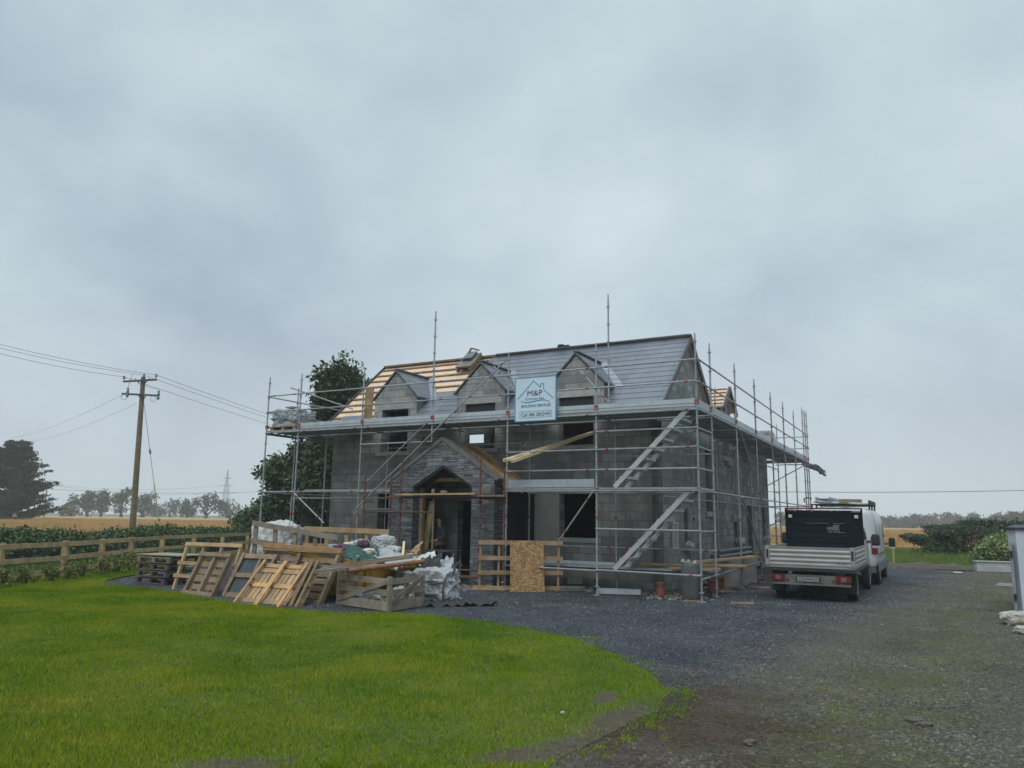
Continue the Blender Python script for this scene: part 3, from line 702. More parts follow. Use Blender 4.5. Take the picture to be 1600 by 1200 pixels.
# wing roof
wr = lambda l: (lambda x, y: (x, y, 4.74+.6*(-1.25-x)+l))
m = MB(); m.slab([(-1.25, 7.3), (-1.25, 8.38), (-2.2, 8.38), (-3.2, 9.12), (-2.2, 9.86), (-1.25, 9.86), (-1.25, 16.7), (-4.9, 16.7), (-4.9, 7.3)], [], wr(0), wr(-.08)); wroof = m.build('wing_roof', MT['underlay'], house)
m = MB(); m.hexa([(-8.4, 7.3, 4.65), (-4.9, 7.3, 6.85), (-4.9, 16.7, 6.85), (-8.4, 16.7, 4.65), (-8.4, 7.3, 4.74), (-4.9, 7.3, 6.93), (-4.9, 16.7, 6.93), (-8.4, 16.7, 4.74)]); m.build('wing_back_slope', MT['underlay'], house)
for i in range(12):
    x = -1.4-.3*i
    for y0, y1 in (((7.35, 8.2), (10.0, 16.65)) if x > -3.0 else ((7.35, 16.65),)):
        z = 4.74+.6*(-1.25-x); m = MB(); m.bar((x, y0, z+.024), (x, y1, z+.024), .05, .04); m.build('batten', MT['batten'], wroof)

def dormer(c, right_cheek=True):
    d = bpy.data.objects.new('dormer', None); COL.objects.link(d); d.parent = house
    for s in (-1, 1):
        A = [(c, 1.80, 6.46), (c, 3.62, 6.46), (c+s*.92, 2.52, 5.54), (c+s*.92, 1.80, 5.54)]
        up = (-s*.0, 0, .07)
        m = MB(); m.hexa([tuple(p) for p in A]+[(p[0]+s*.02, p[1], p[2]+.045) for p in A]); m.build('dormer_roof', MT['slate2'], d)
        m = MB(); m.bar((c, 1.825, 6.485), (c+s*.94, 1.825, 5.545), .045, .04, (0, 0, 1)); m.build('verge_trim', MT['verge'], d)
        x = c+s*.85
        m = MB(); m.slab([(2.15, zm(2.15)-.1), (2.15, 5.56), (2.55, 5.56)], [], fy(x), fy(x-s*.10)); m.build('cheek', MT['cheek'], d)
        vl = MB(); n_ = .10
        P = [front_slope(.05)(c+s*.98, 5.5), front_slope(.05)(c+s*1.22, 5.5), front_slope(.05)(c+s*.2, 6.52), front_slope(.05)(c, 6.47)]
        vl.add(P, [(0, 1, 2, 3)]); vl.add([(p[0], p[1]-.006, p[2]+.008) for p in P], [(0, 1, 2, 3)]); vl.build('valley_flashing', MT['lead'], d)
    m = MB(); m.bar((c, 1.80, 6.535), (c, 3.6, 6.535), .16, .03); m.build('ridge_cap', MT['slate2'], d)
for c in DC: dormer(c)
for c in DC[1:]: m = MB(); m.box(c-.5, c+.5, 1.93, 1.97, 4.95, 5.2); m.build('window_film', MT['nearblack'], fw)
# side dormer of the wing: lath-covered slope towards the front
sd = bpy.data.objects.new('side_dormer', None); COL.objects.link(sd); sd.parent = house
for s in (-1, 1):
    A = [(-1.30, 9.12, 6.4), (-4.0, 9.12, 6.4), (-2.75, 9.12+s*.92, 5.64), (-1.30, 9.12+s*.92, 5.64)]
    m = MB(); m.hexa(A+[(p[0], p[1]+s*.03, p[2]+.06) for p in A]); m.build('dormer_roof', MT['underlay'], sd)
    for i in range(5):
        t = .12+.2*i; y = 9.12+s*(.92*t+.03); z = 6.4-.76*t+.075
        m = MB(); m.bar((-1.32, y, z), (-3.8+1.1*t, y, z), .05, .04, (0, s*.6, .8)); m.build('batten', MT['batten'], sd)
    m = MB(); m.bar((-1.26, 9.12, 6.42), (-1.26, 9.12+s*1.0, 5.56), .06, .17, (0, 0, 1)); m.build('verge_trim', MT['verge'], sd)
    m = MB(); m.box(-2.6, -1.76, min(9.12+s*.82, 9.12+s*.72), max(9.12+s*.82, 9.12+s*.72), 4.9, 5.62); m.build('cheek', MT['cheek'], sd)

# porch of ledge stone
porch = bpy.data.objects.new('porch', None); COL.objects.link(porch); porch.parent = house
PC = -7.25
outer = [(PC-1.8, 0), (PC-1.8, 2.80), (PC, 3.94), (PC+1.72, 2.84), (PC+1.72, 0), (-6.25, 0), (-6.25, 2.66), (-7.2, 3.24), (-8.2, 2.66), (-8.2, 0)]
m = MB(); m.slab(outer, [], fx(.1), fx(.45)); m.build('stone_front', MT['stone'], porch)
m = MB(); m.box(PC+1.45, PC+1.719, .452, 1.848, 0, 2.82); m.build('side_wall', MT['stone'], porch)
m = MB(); m.box(PC-1.799, PC-1.5, .452, 1.848, 0, 2.78); m.build('side_wall', MT['stone'], porch)
m = MB(); m.box(PC+1.721, PC+1.735, .75, 1.79, .1, 2.75); m.build('dark_wall_sheet', MT['nearblack'], porch)  # near-black sheet over the rear part of the porch side wall
for s, e in ((-1, 1.9), (1, 1.82)):
    m = MB(); m.bar((PC, .26, 3.99), (PC+s*e, .26, 3.99-e*.645), .36, .09, (0, 0, 1)); m.build('coping', MT['coping'], porch)
for s in (-1, 1):
    A = [(PC, .45, 3.80), (PC, 1.845, 3.80), (PC+s*1.95, 1.845, 2.56), (PC+s*1.95, .45, 2.56)]
    m = MB(); m.hexa(A+[(p[0]+s*.02, p[1], p[2]+.03) for p in A]); m.build('roof_sheathing', MT['timber'], porch)
    for y in (.55, .95, 1.35, 1.75):
        m = MB(); m.bar((PC+s*.03, y, 3.90), (PC+s*2.15, y, 2.54), .06, .14, (0, 0, 1)); m.build('rafter', MT['timber'], porch)
# peaked head of the opening: dark fascia boards and raw timber behind
m = MB(); m.bar((-7.2, .3, 3.19), (-8.22, .3, 2.60), .34, .05, (0, 0, 1)); m.build('reveal_board', MT['nearblack'], porch)
m = MB(); m.bar((-7.2, .3, 3.19), (-6.23, .3, 2.60), .34, .05, (0, 0, 1)); m.build('reveal_board', MT['nearblack'], porch)
for y in (.6, 1.0, 1.5):
    for s in (-1, 1):
        m = MB(); m.bar((PC, y, 3.62), (PC+s*1.45, y, 2.66), .05, .12, (0, 0, 1)); m.build('rafter', MT['timber'], porch)
m = MB(); m.bar((-8.3, .62, 2.86), (-6.1, .62, 2.86), .05, .1); m.build('ceiling_tie', MT['timber'], porch)
m = MB(); m.box(-8.16, -8.04, .36, .5, 0, 2.62); m.build('door_post', MT['brownwood'], porch)
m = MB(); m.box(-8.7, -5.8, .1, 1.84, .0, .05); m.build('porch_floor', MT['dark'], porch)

# ================================================================== SCAFFOLDING
scaf = empty('scaffolding', 'galvanised tube scaffolding with deck and guard rails wrapped round the blockwork house', 'scaffolding', HO, HA)
ST = [MT['steel'], MT['red']]
def standard(x, y, z0, z1, r=.0242, foot=True, redz=(1.85,), root=None, mats=None, ring=True):
    m = MB(); m.tube((x, y, z0+(.012 if foot else 0)), (x, y, z1-.14), r, 8); m.tube((x, y, z1-.14), (x, y, z1), r*.75, 8)
    z = .6 if foot else z0+.1
    while z < z1-.1 and ring:
        m.tube((x, y, z-.012), (x, y, z+.012), r+.022, 8); z += .495
    m.cur = 1
    for rz_ in redz:
        if z0 < rz_ < z1 and random.random() < .62: m.tube((x, y, rz_-.035), (x, y, rz_+.035), r+.010, 8)
    m.cur = 0
    o = m.build('standard', mats or ST, root or scaf, smooth=False)
    if foot:
        q = MB(); q.box(x-.08, x+.08, y-.08, y+.08, .002, .012); q.tube((x, y, .012), (x, y, .22), .016, 6).tube((x, y, .19), (x, y, .215), .06, 6); q.build('base_plate', MT['steel'], o)
    return o
def rail(name, p, q, r=.0225, red=True, root=None, mats=None):
    m = MB(); p = Vector(p); q = Vector(q); m.tube(p, q, r, 7); d = (q-p).normalized(); L = (q-p).length
    if red and L > 1.0:
        m.cur = 1
        for t in (.18, L-.34):
            if random.random() < .5: m.tube(p+d*t, p+d*(t+.085), r+.003, 7)
        m.cur = 0
    return m.build(name, mats or ST, root or scaf)
FXS = [0, -2.55, -5.1, -7.55, -10.1, -12.65, -14.05]
DECK = 4.46
for x in FXS:
    if x == -7.55: standard(x, 0, 3.88, 7.70, foot=False, redz=(4.6, 6.3))
    else: standard(x, 0, 0, 6.25, redz=(1.85, 4.62))
    if x not in (0, -7.55): standard(x, 1.3, 0, 4.9 if x > -14 else 6.1, redz=(1.85,))
standard(-7.45, 1.3, 3.9, 5.6, foot=False)
o = standard(-2.72, 1.3, 4.5, 7.92, foot=False, redz=(5.6,))
GYS = [1.36, 4.15, 6.9, 9.65, 12.15, 14.65, 17.1, 18.35]
for y in GYS: standard(0, y, 0, 6.28 if y < 16 else 6.75, redz=(1.85, 4.62))
standard(0, 17.75, 0, 6.72)
for y in (4.15, 6.9, 9.65, 12.15, 14.65): standard(-1.28, y, 0, 4.4, redz=(1.85,))
for y, h in ((6.9, 6.1), (9.65, 5.6)): standard(-1.25, y, 4.5, h, foot=False, redz=())
for x in (-1.3, -3.9, -6.4):
    standard(x, 17.1, 0, 5.5 if x < -2 else 4.4); standard(x, 18.35, 0, 6.2)
for y in (3.9, 6.6, 8.4): standard(-14.05, y, 0, 6.1)
for y in (3.9, 6.6): standard(-13.05, y, 0, 5.9)
# guard rails above the deck, ledgers below it
prs = list(zip(FXS, FXS[1:]))
for a, b_ in prs:
    for z in (5.08, 5.60): rail('guard_rail', (a, -.045, z), (b_, -.045, z))
    rail('ledger', (a, -.045, DECK-.06), (b_, -.045, DECK-.06)); rail('ledger', (a, 1.3, DECK-.06), (b_, 1.3, DECK-.06), red=False)
for z in (3.52, 3.02): rail('ledger', (0, -.04, z), (-2.55, -.04, z)); rail('ledger', (-2.55, -.04, z), (-5.1, -.04, z))
rail('ledger', (0, -.04, 3.97), (-2.55, -.04, 3.97)); rail('ledger', (0, -.04, 1.58), (-2.55, -.04, 1.58))
for z in (3.45, 3.9, ): rail('ledger', (-2.55, 1.3, z) if z < 3.6 else (-5.1, 1.3, z), (0, 1.3, z) if z < 3.6 else (-7.55, 1.3, z))
rail('ledger', (-10.1, -.04, 3.90), (-7.55, -.04, 3.90)); rail('ledger', (-10.1, 1.3, 3.9), (-7.55, 1.3, 3.9))
for a, b_ in ((0, -2.55), (-2.55, -5.1)):
    rail('ledger', (a, -.04, 2.50), (b_, -.04, 2.50)); rail('ledger', (a, 1.3, 2.50), (b_, 1.3, 2.50), red=False); rail('ledger', (a, 1.34, 1.1), (b_, 1.34, 1.1))
    rail('ledger', (a, -.04, .58), (b_, -.04, .60)); rail('ledger', (a, 1.3, .55), (b_, 1.3, .55), red=False)
for a, b_ in ((-10.1, -12.65), (-12.65, -14.05), (-8.9, -10.1)):
    rail('ledger', (a, -.04, 2.52), (b_, -.04, 2.52)); rail('ledger', (a, 1.3, 2.36), (b_, 1.3, 2.36), red=False)
    rail('ledger', (a, 1.3, .6), (b_, 1.3, .6), red=False)
gy = [0]+[y for y in GYS]
for a, b_ in zip(gy, gy[1:]):
    for z in (5.08, 5.62): rail('guard_rail', (.045, a, z), (.045, b_, z))
    rail('ledger', (.045, a, DECK-.06), (.045, b_, DECK-.06), red=False)
    rail('ledger', (-1.3, max(a, 1.3), DECK-.32), (-1.3, b_, DECK-.32), red=False)
    rail('ledger', (.04, a, 2.50), (.04, b_, 2.50), red=False); rail('ledger', (-1.28, max(a, 1.4), 2.42), (-1.28, b_, 2.42), red=False)
rail('ledger', (.03, 0, .50), (.03, 6.9, .62), red=False)
for z in (3.97, 3.52, 3.02, 2.55): rail('transom', (0, 0, z), (0, 1.36, z), red=False)
rail('transom', (0, 0, 1.56), (0, 1.36, 1.56))
for a, b_ in ((-1.3, 0), (-3.9, -1.3), (-6.4, -3.9)):
    for z in (5.08, 5.6, 2.5): rail('guard_rail', (a, 18.38, z), (b_, 18.38, z), red=False)
rail('transom', (-1.3, 18.35, 3.1), (-1.3, 17.1, 3.1), red=False); rail('transom', (-3.9, 18.35, 1.2), (-1.3, 18.35, 1.2), red=False)
for a, b_ in ((0, 1.3), (1.3, 3.9), (3.9, 6.6), (6.6, 8.4)):
    for z in (5.08, 5.6): rail('guard_rail', (-14.09, a, z), (-14.09, b_, z), red=False)
    rail('ledger', (-14.05, a, DECK-.06), (-14.05, b_, DECK-.06), red=False); rail('ledger', (-14.05, a, 2.5), (-14.05, b_, 2.5), red=False)
rail('loose_tube', (-13.62, 0.5, 5.95), (-12.2, 2.0, 5.35), red=False)
for x in FXS[1:]: rail('transom', (x, 0, DECK-.10), (x, 1.65, DECK-.10), red=False)
for y in GYS: rail('transom', (0, y, DECK-.10), (-1.4, y, DECK-.10), red=False)
# braces
BR = [((-7.67, -.08, 4.44), (-9.75, -.08, 2.80)), ((-5.1, -.08, 6.05), (-10.12, -.08, 2.0)), ((-2.62, -.08, 2.48), (-3.55, -.08, 1.25)), ((-12.6, -.08, 2.48), (-11.3, -.08, 1.58)),
      ((.08, 4.2, 4.38), (.08, 6.9, 2.5)), ((.08, 4.2, 2.48), (.08, 6.9, .62)), ((-3.9, 18.4, 2.3), (-.05, 18.4, 4.4)), ((-4.4, 18.4, .2), (-.6, 18.4, 2.3)), ((-5.1, 1.25, 4.9), (-6.3, 1.25, 6.2)), ((-2.7, 1.25, 4.9), (-3.6, 1.25, 5.9))]
for p, q in BR: rail('brace', p, q, .021)
# deck: steel planks, toe boards
def plank(p, q, wd, th=.045, name='deck_board', mat=None):
    m = MB(); m.bar(p, q, wd, th); m.bar(Vector(p)+Vector((0, 0, -.03)), Vector(q)+Vector((0, 0, -.03)), wd*.12, .03); return m.build(name, mat or MT['deck'], scaf)
for a, b_ in prs:
    for k in range(4): plank((a-.012, .17+.31*k, DECK), (b_+.012, .17+.31*k, DECK), .295)
    plank((a-.012, 1.50, DECK), (b_+.012, 1.50, DECK), .26)
for a, b_ in zip([1.4]+GYS, GYS):
    if b_-a < .3: continue
    for k in range(4): plank((-.17-.3*k, a+.012, DECK), (-.17-.3*k, b_-.012, DECK), .285)
for a, b_ in ((1.4, 3.9), (3.9, 6.6), (6.6, 8.4)):
    for k in range(3): plank((-13.9+.32*k, a+.012, DECK), (-13.9+.32*k, b_-.012, DECK), .295)
for a, b_ in ((-1.3, -3.9), (-3.9, -6.4)):
    for k in range(4): plank((a-.012, 17.2+.3*k, DECK), (b_+.012, 17.2+.3*k, DECK), .285)
for i, (a, b_) in enumerate(prs[:-1]):
    m = MB(); m.box(b_+.03, a-.03, .012, .045, DECK+.03, DECK+.21).box(b_+.03, a-.03, .0, .012, DECK+.10, DECK+.14); m.build('toe_board', MT['toe'], scaf)
for a, b_ in zip(gy, gy[1:]):
    m = MB(); m.box(-.045, -.012, a+.04, b_-.04, DECK+.03, DECK+.21); m.build('toe_board', MT['toe'], scaf)
for x in FXS[:-1]+[-14.05]:
    m = MB(); m.box(x-.045, x+.045, -.03, .06, DECK+.08, DECK+.18); m.build('toe_board_clip', MT['red'], scaf)
for y in GYS:
    m = MB(); m.box(-.06, .03, y-.04, y+.04, DECK+.08, DECK+.18); m.build('toe_board_clip', MT['red'], scaf)
# lower platforms
for k in range(3): plank((-.02, .16+.31*k, 2.56), (-2.53, .16+.31*k, 2.56), .29); plank((-2.57, .16+.31*k, 2.56), (-5.08, .16+.31*k, 2.56), .29)
m = MB(); m.box(-5.07, -2.62, .012, .045, 2.6, 2.80); m.build('toe_board', MT['toe'], scaf)
for k in range(2): plank((-.02, .9+.31*k, .62), (-5.0, .9+.31*k, .62), .29)
m = MB(); m.box(-5.0, -2.6, 1.32, 1.35, .56, .72); m.build('toe_board', MT['toe'], scaf)
for k in range(2): plank((-12.6, .5+.3*k, 2.58), (-8.95, .5+.3*k, 2.58), .28, mat=MT['timber'] if k else None)
plank((-8.9, .9, 2.02), (-10.4, .9, 2.02), .3)
# stairs
def stair(x0, z0, x1, z1):
    s = bpy.data.objects.new('stair', None); COL.objects.link(s); s.parent = scaf
    for y in (.12, .92):
        m = MB(); m.bar((x0, y, z0), (x1, y, z1), .05, .115, (0, 0, 1)); m.build('stringer', MT['alu'], s)
    n = 8
    for i in range(1, n):
        t = i/n; x = x0+(x1-x0)*t; z = z0+(z1-z0)*t
        m = MB(); m.box(x-.11, x+.11, .146, .894, z-.03, z+.03); m.build('tread', MT['alu'], s)
stair(-2.15, .62, -.25, 2.52); stair(-2.12, 2.60, -.25, 4.44)

# ================================================================== SIGN on the scaffold
sign = empty('sign', 'pale blue builders sign board hung on the front scaffold rails', 'sign', HW(-4.22, -.115, 4.33), HA)
W2, HS = .585, 1.14
m = MB(); m.box(-W2, W2, .0, .02, 0, HS); m.build('panel', MT['sign'], sign)
m = MB(); e = .022
m.box(-W2-e, W2+e, -.008, .028, -e, 0).box(-W2-e, W2+e, -.008, .028, HS, HS+e).box(-W2-e, -W2, -.008, .028, 0, HS).box(W2, W2+e, -.008, .028, 0, HS); m.build('edge', MT['signedge'], sign)
m = MB()
for p, q in (((-.52, .585), (-.055, 1.05)), ((-.055, 1.05), (.155, .865)), ((.155, .865), (.155, .96)), ((.155, .96), (.245, .96)), ((.245, .96), (.245, .80)), ((.245, .80), (.53, .555))):
    m.bar((p[0], -.004, p[1]), (q[0], -.004, q[1]), .006, .017, (0, 0, 1) if p[0] != q[0] else (1, 0, 0))
pts = [(-.42, .53), (-.36, .50), (-.26, .485), (-.12, .49), (.05, .515), (.18, .53), (.3, .52), (.42, .475)]
for i, (p, q) in enumerate(zip(pts, pts[1:])): m.bar((p[0], -.004, p[1]), (q[0], -.004, q[1]), .006, .014+.008*math.sin(i/6*3.14), (0, 0, 1))
m.build('house_emblem', MT['signblue'], sign)
def text(body, x, z, size, mat, parent, name='lettering', y=-.004, width=None, bold=0.0, rot=R(90), ext=.002):
    cu = bpy.data.curves.new(name, 'FONT'); cu.body = body; cu.size = size; cu.align_x = 'CENTER'; cu.align_y = 'CENTER'; cu.extrude = ext; cu.offset = bold; cu.resolution_u = 3
    o = bpy.data.objects.new(name, cu); COL.objects.link(o)
    dg = bpy.context.evaluated_depsgraph_get(); me = bpy.data.meshes.new_from_object(o.evaluated_get(dg)); bpy.data.objects.remove(o)
    xs = [v.co.x for v in me.vertices]; sx_ = 1
    if width and xs: sx_ = width/(max(xs)-min(xs))
    me.transform(Matrix.Translation((x, y, z)) @ Matrix.Rotation(rot, 4, 'X') @ Matrix.Diagonal((sx_, 1, 1, 1)))
    me.materials.clear(); me.materials.append(mat)
    t = bpy.data.objects.new(name, me); COL.objects.link(t); t.parent = parent; return t
def serifs(x0, x1, z0, z1, xs, mat, parent):
    m = MB()
    for x in xs:
        for z in (z0, z1): m.box(x-.03, x+.03, -.005, -.001, z-.006, z+.006)
    m.build('lettering', mat, parent)
text('M&P', -.02, .715, .205, MT['ink'], sign, width=.44)
text('Summerville', -.02, .575, .105, MT['signgrey'], sign, width=.56)
text('BUILDING SERVICES', .02, .385, .095, MT['ink'], sign, width=.86)
text('Call 086 2832495', .02, .155, .13, MT['ink'], sign, width=.86)
m = MB()
for a in (.075, .24): m.box(-.46, .48, -.004, -.001, a, a+.010)
for a in (-.46, .47): m.box(a, a+.010, -.004, -.001, .085, .24)
m.build('frame_line', MT['signgrey'], sign)

# ================================================================== generic soft shapes
def blob(name, mat, loc, size, label=None, cat=None, rz=0, seed=0, amp=.12, freq=2.2, sq=.5, res=4, group=None, parent=None, creases=0.0, flat=True, smooth=True):
    bm = bmesh.new(); bmesh.ops.create_icosphere(bm, subdivisions=res+1, radius=1.0)
    for v in bm.verts:
        d = v.co.normalized(); k = max(abs(d.x), abs(d.y), abs(d.z)); p = d*(1-sq)+d/k*sq
        nn = noise.noise(d*freq+Vector((seed*7.1, seed*3.3, 0)))
        n2 = noise.noise(d*freq*3.1+Vector((seed*2.1, 5, 0)))
        cr = -abs(noise.noise(d*freq*1.7+Vector((3, seed*4.4, 9))))*creases-abs(noise.noise(d*freq*3.6+Vector((8, seed*1.4, 2))))*creases*.45-abs(noise.noise(d*freq*7.5+Vector((1, seed*2.4, 4))))*creases*.2
        p *= 1+amp*nn+amp*.4*n2+cr
        p = Vector((p.x*size[0]/2, p.y*size[1]/2, p.z*size[2]/2))
        if flat and p.z < -size[2]*.42: p.z = -size[2]*.42
        v.co = p+Vector((0, 0, size[2]*.42))
    me = bpy.data.meshes.new(name); bm.to_mesh(me); bm.free(); me.materials.append(mat)
    if smooth: me.polygons.foreach_set('use_smooth', [True]*len(me.polygons))
    o = bpy.data.objects.new(name, me); COL.objects.link(o); o.location = loc; o.rotation_euler = (0, 0, rz)
    if parent is not None: o.parent = parent
    return tag(o, label, cat, group)
def sheet(name, mat, loc, sx_, sy_, label=None, cat=None, rz=0, seed=0, amp=.15, freq=2.0, group=None, n=22, parent=None, tilt=(0, 0), droop=0.0):
    """crumpled sheet with thickness"""
    m = MB(); vs = []
    for j in range(n+1):
        for i in range(n+1):
            u, v = i/n-.5, j/n-.5; p = Vector((u*freq*2, v*freq*2, seed*5.7))
            e = 1+.22*noise.noise(Vector((u*4, v*4, seed+3.3)))
            z = amp*(noise.noise(p)+.45*noise.noise(p*2.3)-.3*abs(noise.noise(p*3.7))+.06*noise.noise(p*5.1))+u*tilt[0]+v*tilt[1]-droop*(u*u+v*v)*2
            vs.append((u*sx_*e, v*sy_*e, z))
    k = len(vs); vs2 = [(x, y, z-.006) for x, y, z in vs]; fs = []
    for j in range(n):
        for i in range(n):
            a = j*(n+1)+i; q = (a, a+1, a+n+2, a+n+1); fs.append(q); fs.append(tuple(k+t for t in reversed(q)))
    m.add(vs+vs2, fs)
    o = m.build(name, mat, parent, loc=loc, rz=rz, smooth=True); return tag(o, label, cat, group)

# ================================================================== loose things on the scaffold
t = empty('wrapped_slate_pallet', 'film-wrapped pallet load on the left end of the scaffold deck', 'wrapped load', HW(-13.45, .55, DECK+.03), HA)
m = MB()
for x in (-.5, 0, .5): m.box(x-.06, x+.06, -.45, .45, 0, .10)
m.box(-.6, .6, -.48, .48, .101, .13); m.build('pallet', MT['tanwood'], t)
blob('shrink_film', MT['greyfilm'], (0, 0, .12), (1.22, 1.0, .66), seed=3, amp=.10, freq=2.6, sq=.75, creases=.16, parent=t)
m = MB(); m.box(-.2, .15, -.2, .1, .76, .80); m.build('top_board', MT['tanwood'], t)
o = blob('wrapped_slates', MT['greyfilm'], HW(-.75, 11.9, DECK+.03), (.9, 1.3, .75), 'pale film-wrapped pack on the right side scaffold deck', 'wrapped load', HA, 5, .10, 2.4, .75, creases=.15)
m = MB(); m.box(-.25, .25, -.3, .3, 0, .05); m.bar((-.25, -.3, .05), (.25, .3, .35), .08, .02); m.bar((.2, -.3, .05), (-.2, .3, .3), .08, .02)
tag(m.build('timber_offcuts', MT['newtimber'], loc=HW(-.7, 14.3, DECK+.03), rz=HA), 'small heap of pale timber offcuts near the far end of the side deck', 'offcuts')
o = sheet('plastic_flap', MT['truckblack'], HW(.18, 18.7, 4.25), .9, .5, 'torn black plastic sheet flapping from the far corner of the scaffold', 'plastic sheet', HA, 4, .18, 2, tilt=(-.5, .2))
m = MB(); m.bar((0, 0, 0), (0, .05, 1.15), .30, .035, (0, 1, 0)); tag(m.build('scaffold_board', MT['timber'], loc=HW(-9.98, .1, DECK+.03), rz=HA), 'yellowish board standing upright on the deck left of the left dormer', 'board')
m = MB(); m.box(-.45, .45, -.2, .2, 0, .03).box(-.42, .44, -.18, .2, .031, .055).box(-.45, .42, -.2, .17, .056, .085)
tag(m.build('slate_stack', MT['slate2'], loc=HW(-11.75, 1.35, DECK+.24), rz=HA), 'flat stack of loose slates at the bottom of the bare battens', 'slates')
# slaters cradle on the battens and a tool on the ridge
rc = empty('roof_cradle', 'timber roof cradle carrying slates propped on the open battens near the ridge', 'roof cradle', HW(-8.95, 0, 0), HA)
P = lambda x, z, l: front_slope(l)(x, z)
for dx in (-.24, .24):
    m = MB(); m.bar(P(dx, 6.62, .13), P(dx, 7.28, .13), .06, .12, (0, -.643, .766)); m.build('runner', MT['brownwood'], rc)
m = MB(); m.hexa([P(-.3, 6.66, .20), P(.3, 6.66, .20), P(.3, 7.26, .20), P(-.3, 7.26, .20), P(-.3, 6.66, .26), P(.3, 6.66, .26), P(.3, 7.26, .26), P(-.3, 7.26, .26)]); m.build('platform', MT['greywood'], rc)
m = MB()
for i in range(4): m.hexa([P(-.22+.02*i, 6.9, .262+.03*i), P(.2, 6.9, .262+.03*i), P(.2, 7.2, .262+.03*i), P(-.22+.02*i, 7.2, .262+.03*i), P(-.22+.02*i, 6.9, .285+.03*i), P(.2, 6.9, .285+.03*i), P(.2, 7.2, .285+.03*i), P(-.22+.02*i, 7.2, .285+.03*i)])
m.build('slate_pile', MT['slate2'], rc)
m = MB(); m.bar(P(-.1, 6.95, .3), P(-.1, 7.32, .42), .06, .05); m.bar(P(-.1, 7.32, .42), P(.2, 7.3, .32), .05, .05); m.build('hook_frame', MT['brownwood'], rc)
m = MB(); m.box(-.2, .2, -.07, .07, 0, .05).box(-.17, .0, -.09, .05, .051, .085); tag(m.build('slate_offcut_pile', MT['cap'], loc=HW(-5.55, 4.5, 7.37), rz=HA), 'small dark pile of ridge pieces lying on the roof ridge', 'ridge pieces')
# two bright planks poking out of the right dormer window
for dx, dz, wd, ln, lab in ((0, 0, .20, 3.15, 'wider upper pale plank sticking out of the right dormer window below the deck'), (.20, -.03, .10, 2.95, 'thinner lower pale plank sticking out of the right dormer window below the deck')):
    a = Vector((-4.80+dx, -.65, 3.26+dz)); d_ = (Vector((-3.55+.1*dx, 2.0, 4.18))-a).normalized()
    m = MB(); m.bar((0, 0, 0), d_*ln, wd, .075)
    tag(m.build('plank', MT['newtimber'], loc=HM @ a, rz=HA), lab, 'plank', 'planks poking out of the dormer window')

# ================================================================== rusty porch scaffold
rs = empty('rusty_scaffold', 'older rusty tube scaffold with plank standing in front of the stone porch', 'scaffolding', HO, HA)
RT = [MT['rust'], MT['rust']]
for x, y, z1 in ((-8.28, -.35, 3.35), (-8.75, -.2, 3.0), (-5.70, -.35, 3.45), (-5.0, -.3, 3.0), (-9.45, -.5, 3.2)):
    o = standard(x, y, 0, z1, .026, True, (), rs, RT, False)
    for z in (.35, 1.0, 1.6, 2.2, 2.35): q = MB(); q.tube((x-.03, y, z-.03), (x+.035, y+.01, z+.035), .042, 6); q.build('coupler', MT['rust'], o)
for p, q in (((-9.5, -.42, 1.93), (-7.1, -.42, 1.93)), ((-8.8, -.40, 2.33), (-4.9, -.40, 2.33)), ((-5.7, -.3, 2.3), (-5.0, -.2, 2.3)), ((-7.6, -.3, .45), (-5.6, -.3, .45)), ((-7.6, -.3, .28), (-5.6, -.3, .28))):
    rail('tube', p, q, .025, False, rs, RT)
m = MB(); m.bar((-8.25, -.55, 2.40), (-5.7, -.52, 2.42), .22, .045); m.build('plank', MT['tanwood'], rs)
m = MB(); m.bar((-5.75, -.42, 2.37), (-4.9, -.40, 2.37), .22, .045); m.build('plank', MT['rustplank'], rs)
m = MB(); m.tube((-7.12, -.42, 0), (-7.12, -.42, 2.3), .03, 8); m.build('prop', MT['polewood'], rs)
for x, s, lab in ((-6.75, (.2, .13, .09), 'small pale stone lying on the middle of the porch plank'), (-5.45, (.26, .2, .3), 'grey stone block on the right end of the porch plank'), (-7.1, (.09, .09, .14), 'little upright stub on the porch plank')):
    z = 2.425 if x < -5.7 else 2.395; blob('stone', MT['coping'], HW(x, -.5 if x < -5.7 else -.4, z), s, lab, 'stone', 0, int(-x*10), .2, 1.5, .6, 2)
o = sheet('black_bag', MT['truckblack'], HW(-7.95, -.52, 2.47), .5, .2, 'crumpled dark bag lying on the left end of the porch plank', 'bag', HA, 7, .05)
m = MB(); m.tube((0, 0, .05), (0, 0, 2.7), .03, 8); m.tube((0, 0, 1.2), (0, 0, 1.3), .045, 8); m.box(-.07, .07, -.07, .07, .05, .06)
tag(m.build('steel_prop', MT['steel'], loc=HW(-6.75, 1.0, 0), rz=HA), 'slim steel prop standing inside the porch doorway', 'prop')
m = MB(); m.bar((0, 0, .06), (.14, .25, 2.2), .16, .08, (0, 1, 0))
tag(m.build('insulation_board', wood('insulation_yellow', (.50, .43, .17)), loc=HW(-8.2, .62, .05), rz=HA), 'yellow insulation board leaning inside the left of the porch doorway', 'insulation board')
ws = empty('work_stand', 'dark folding work stand in the porch doorway in front of the worker', 'work stand', HW(-7.55, .72, .05), HA)
m = MB(); m.box(-.5, .55, -.2, .2, .80, .84); m.build('top', MT['darkwood'], ws)
for x in (-.45, .5):
    for y in (-.17, .17):
        m = MB(); m.bar((x, y, 0), (x*.96, y, .80), .03, .03, (0, 1, 0)); m.build('leg', MT['steel'], ws)
for z in (.2, .45):
    m = MB(); m.bar((-.45, -.17, z), (.5, -.17, z), .02, .02); m.build('rail', MT['steel'], ws)

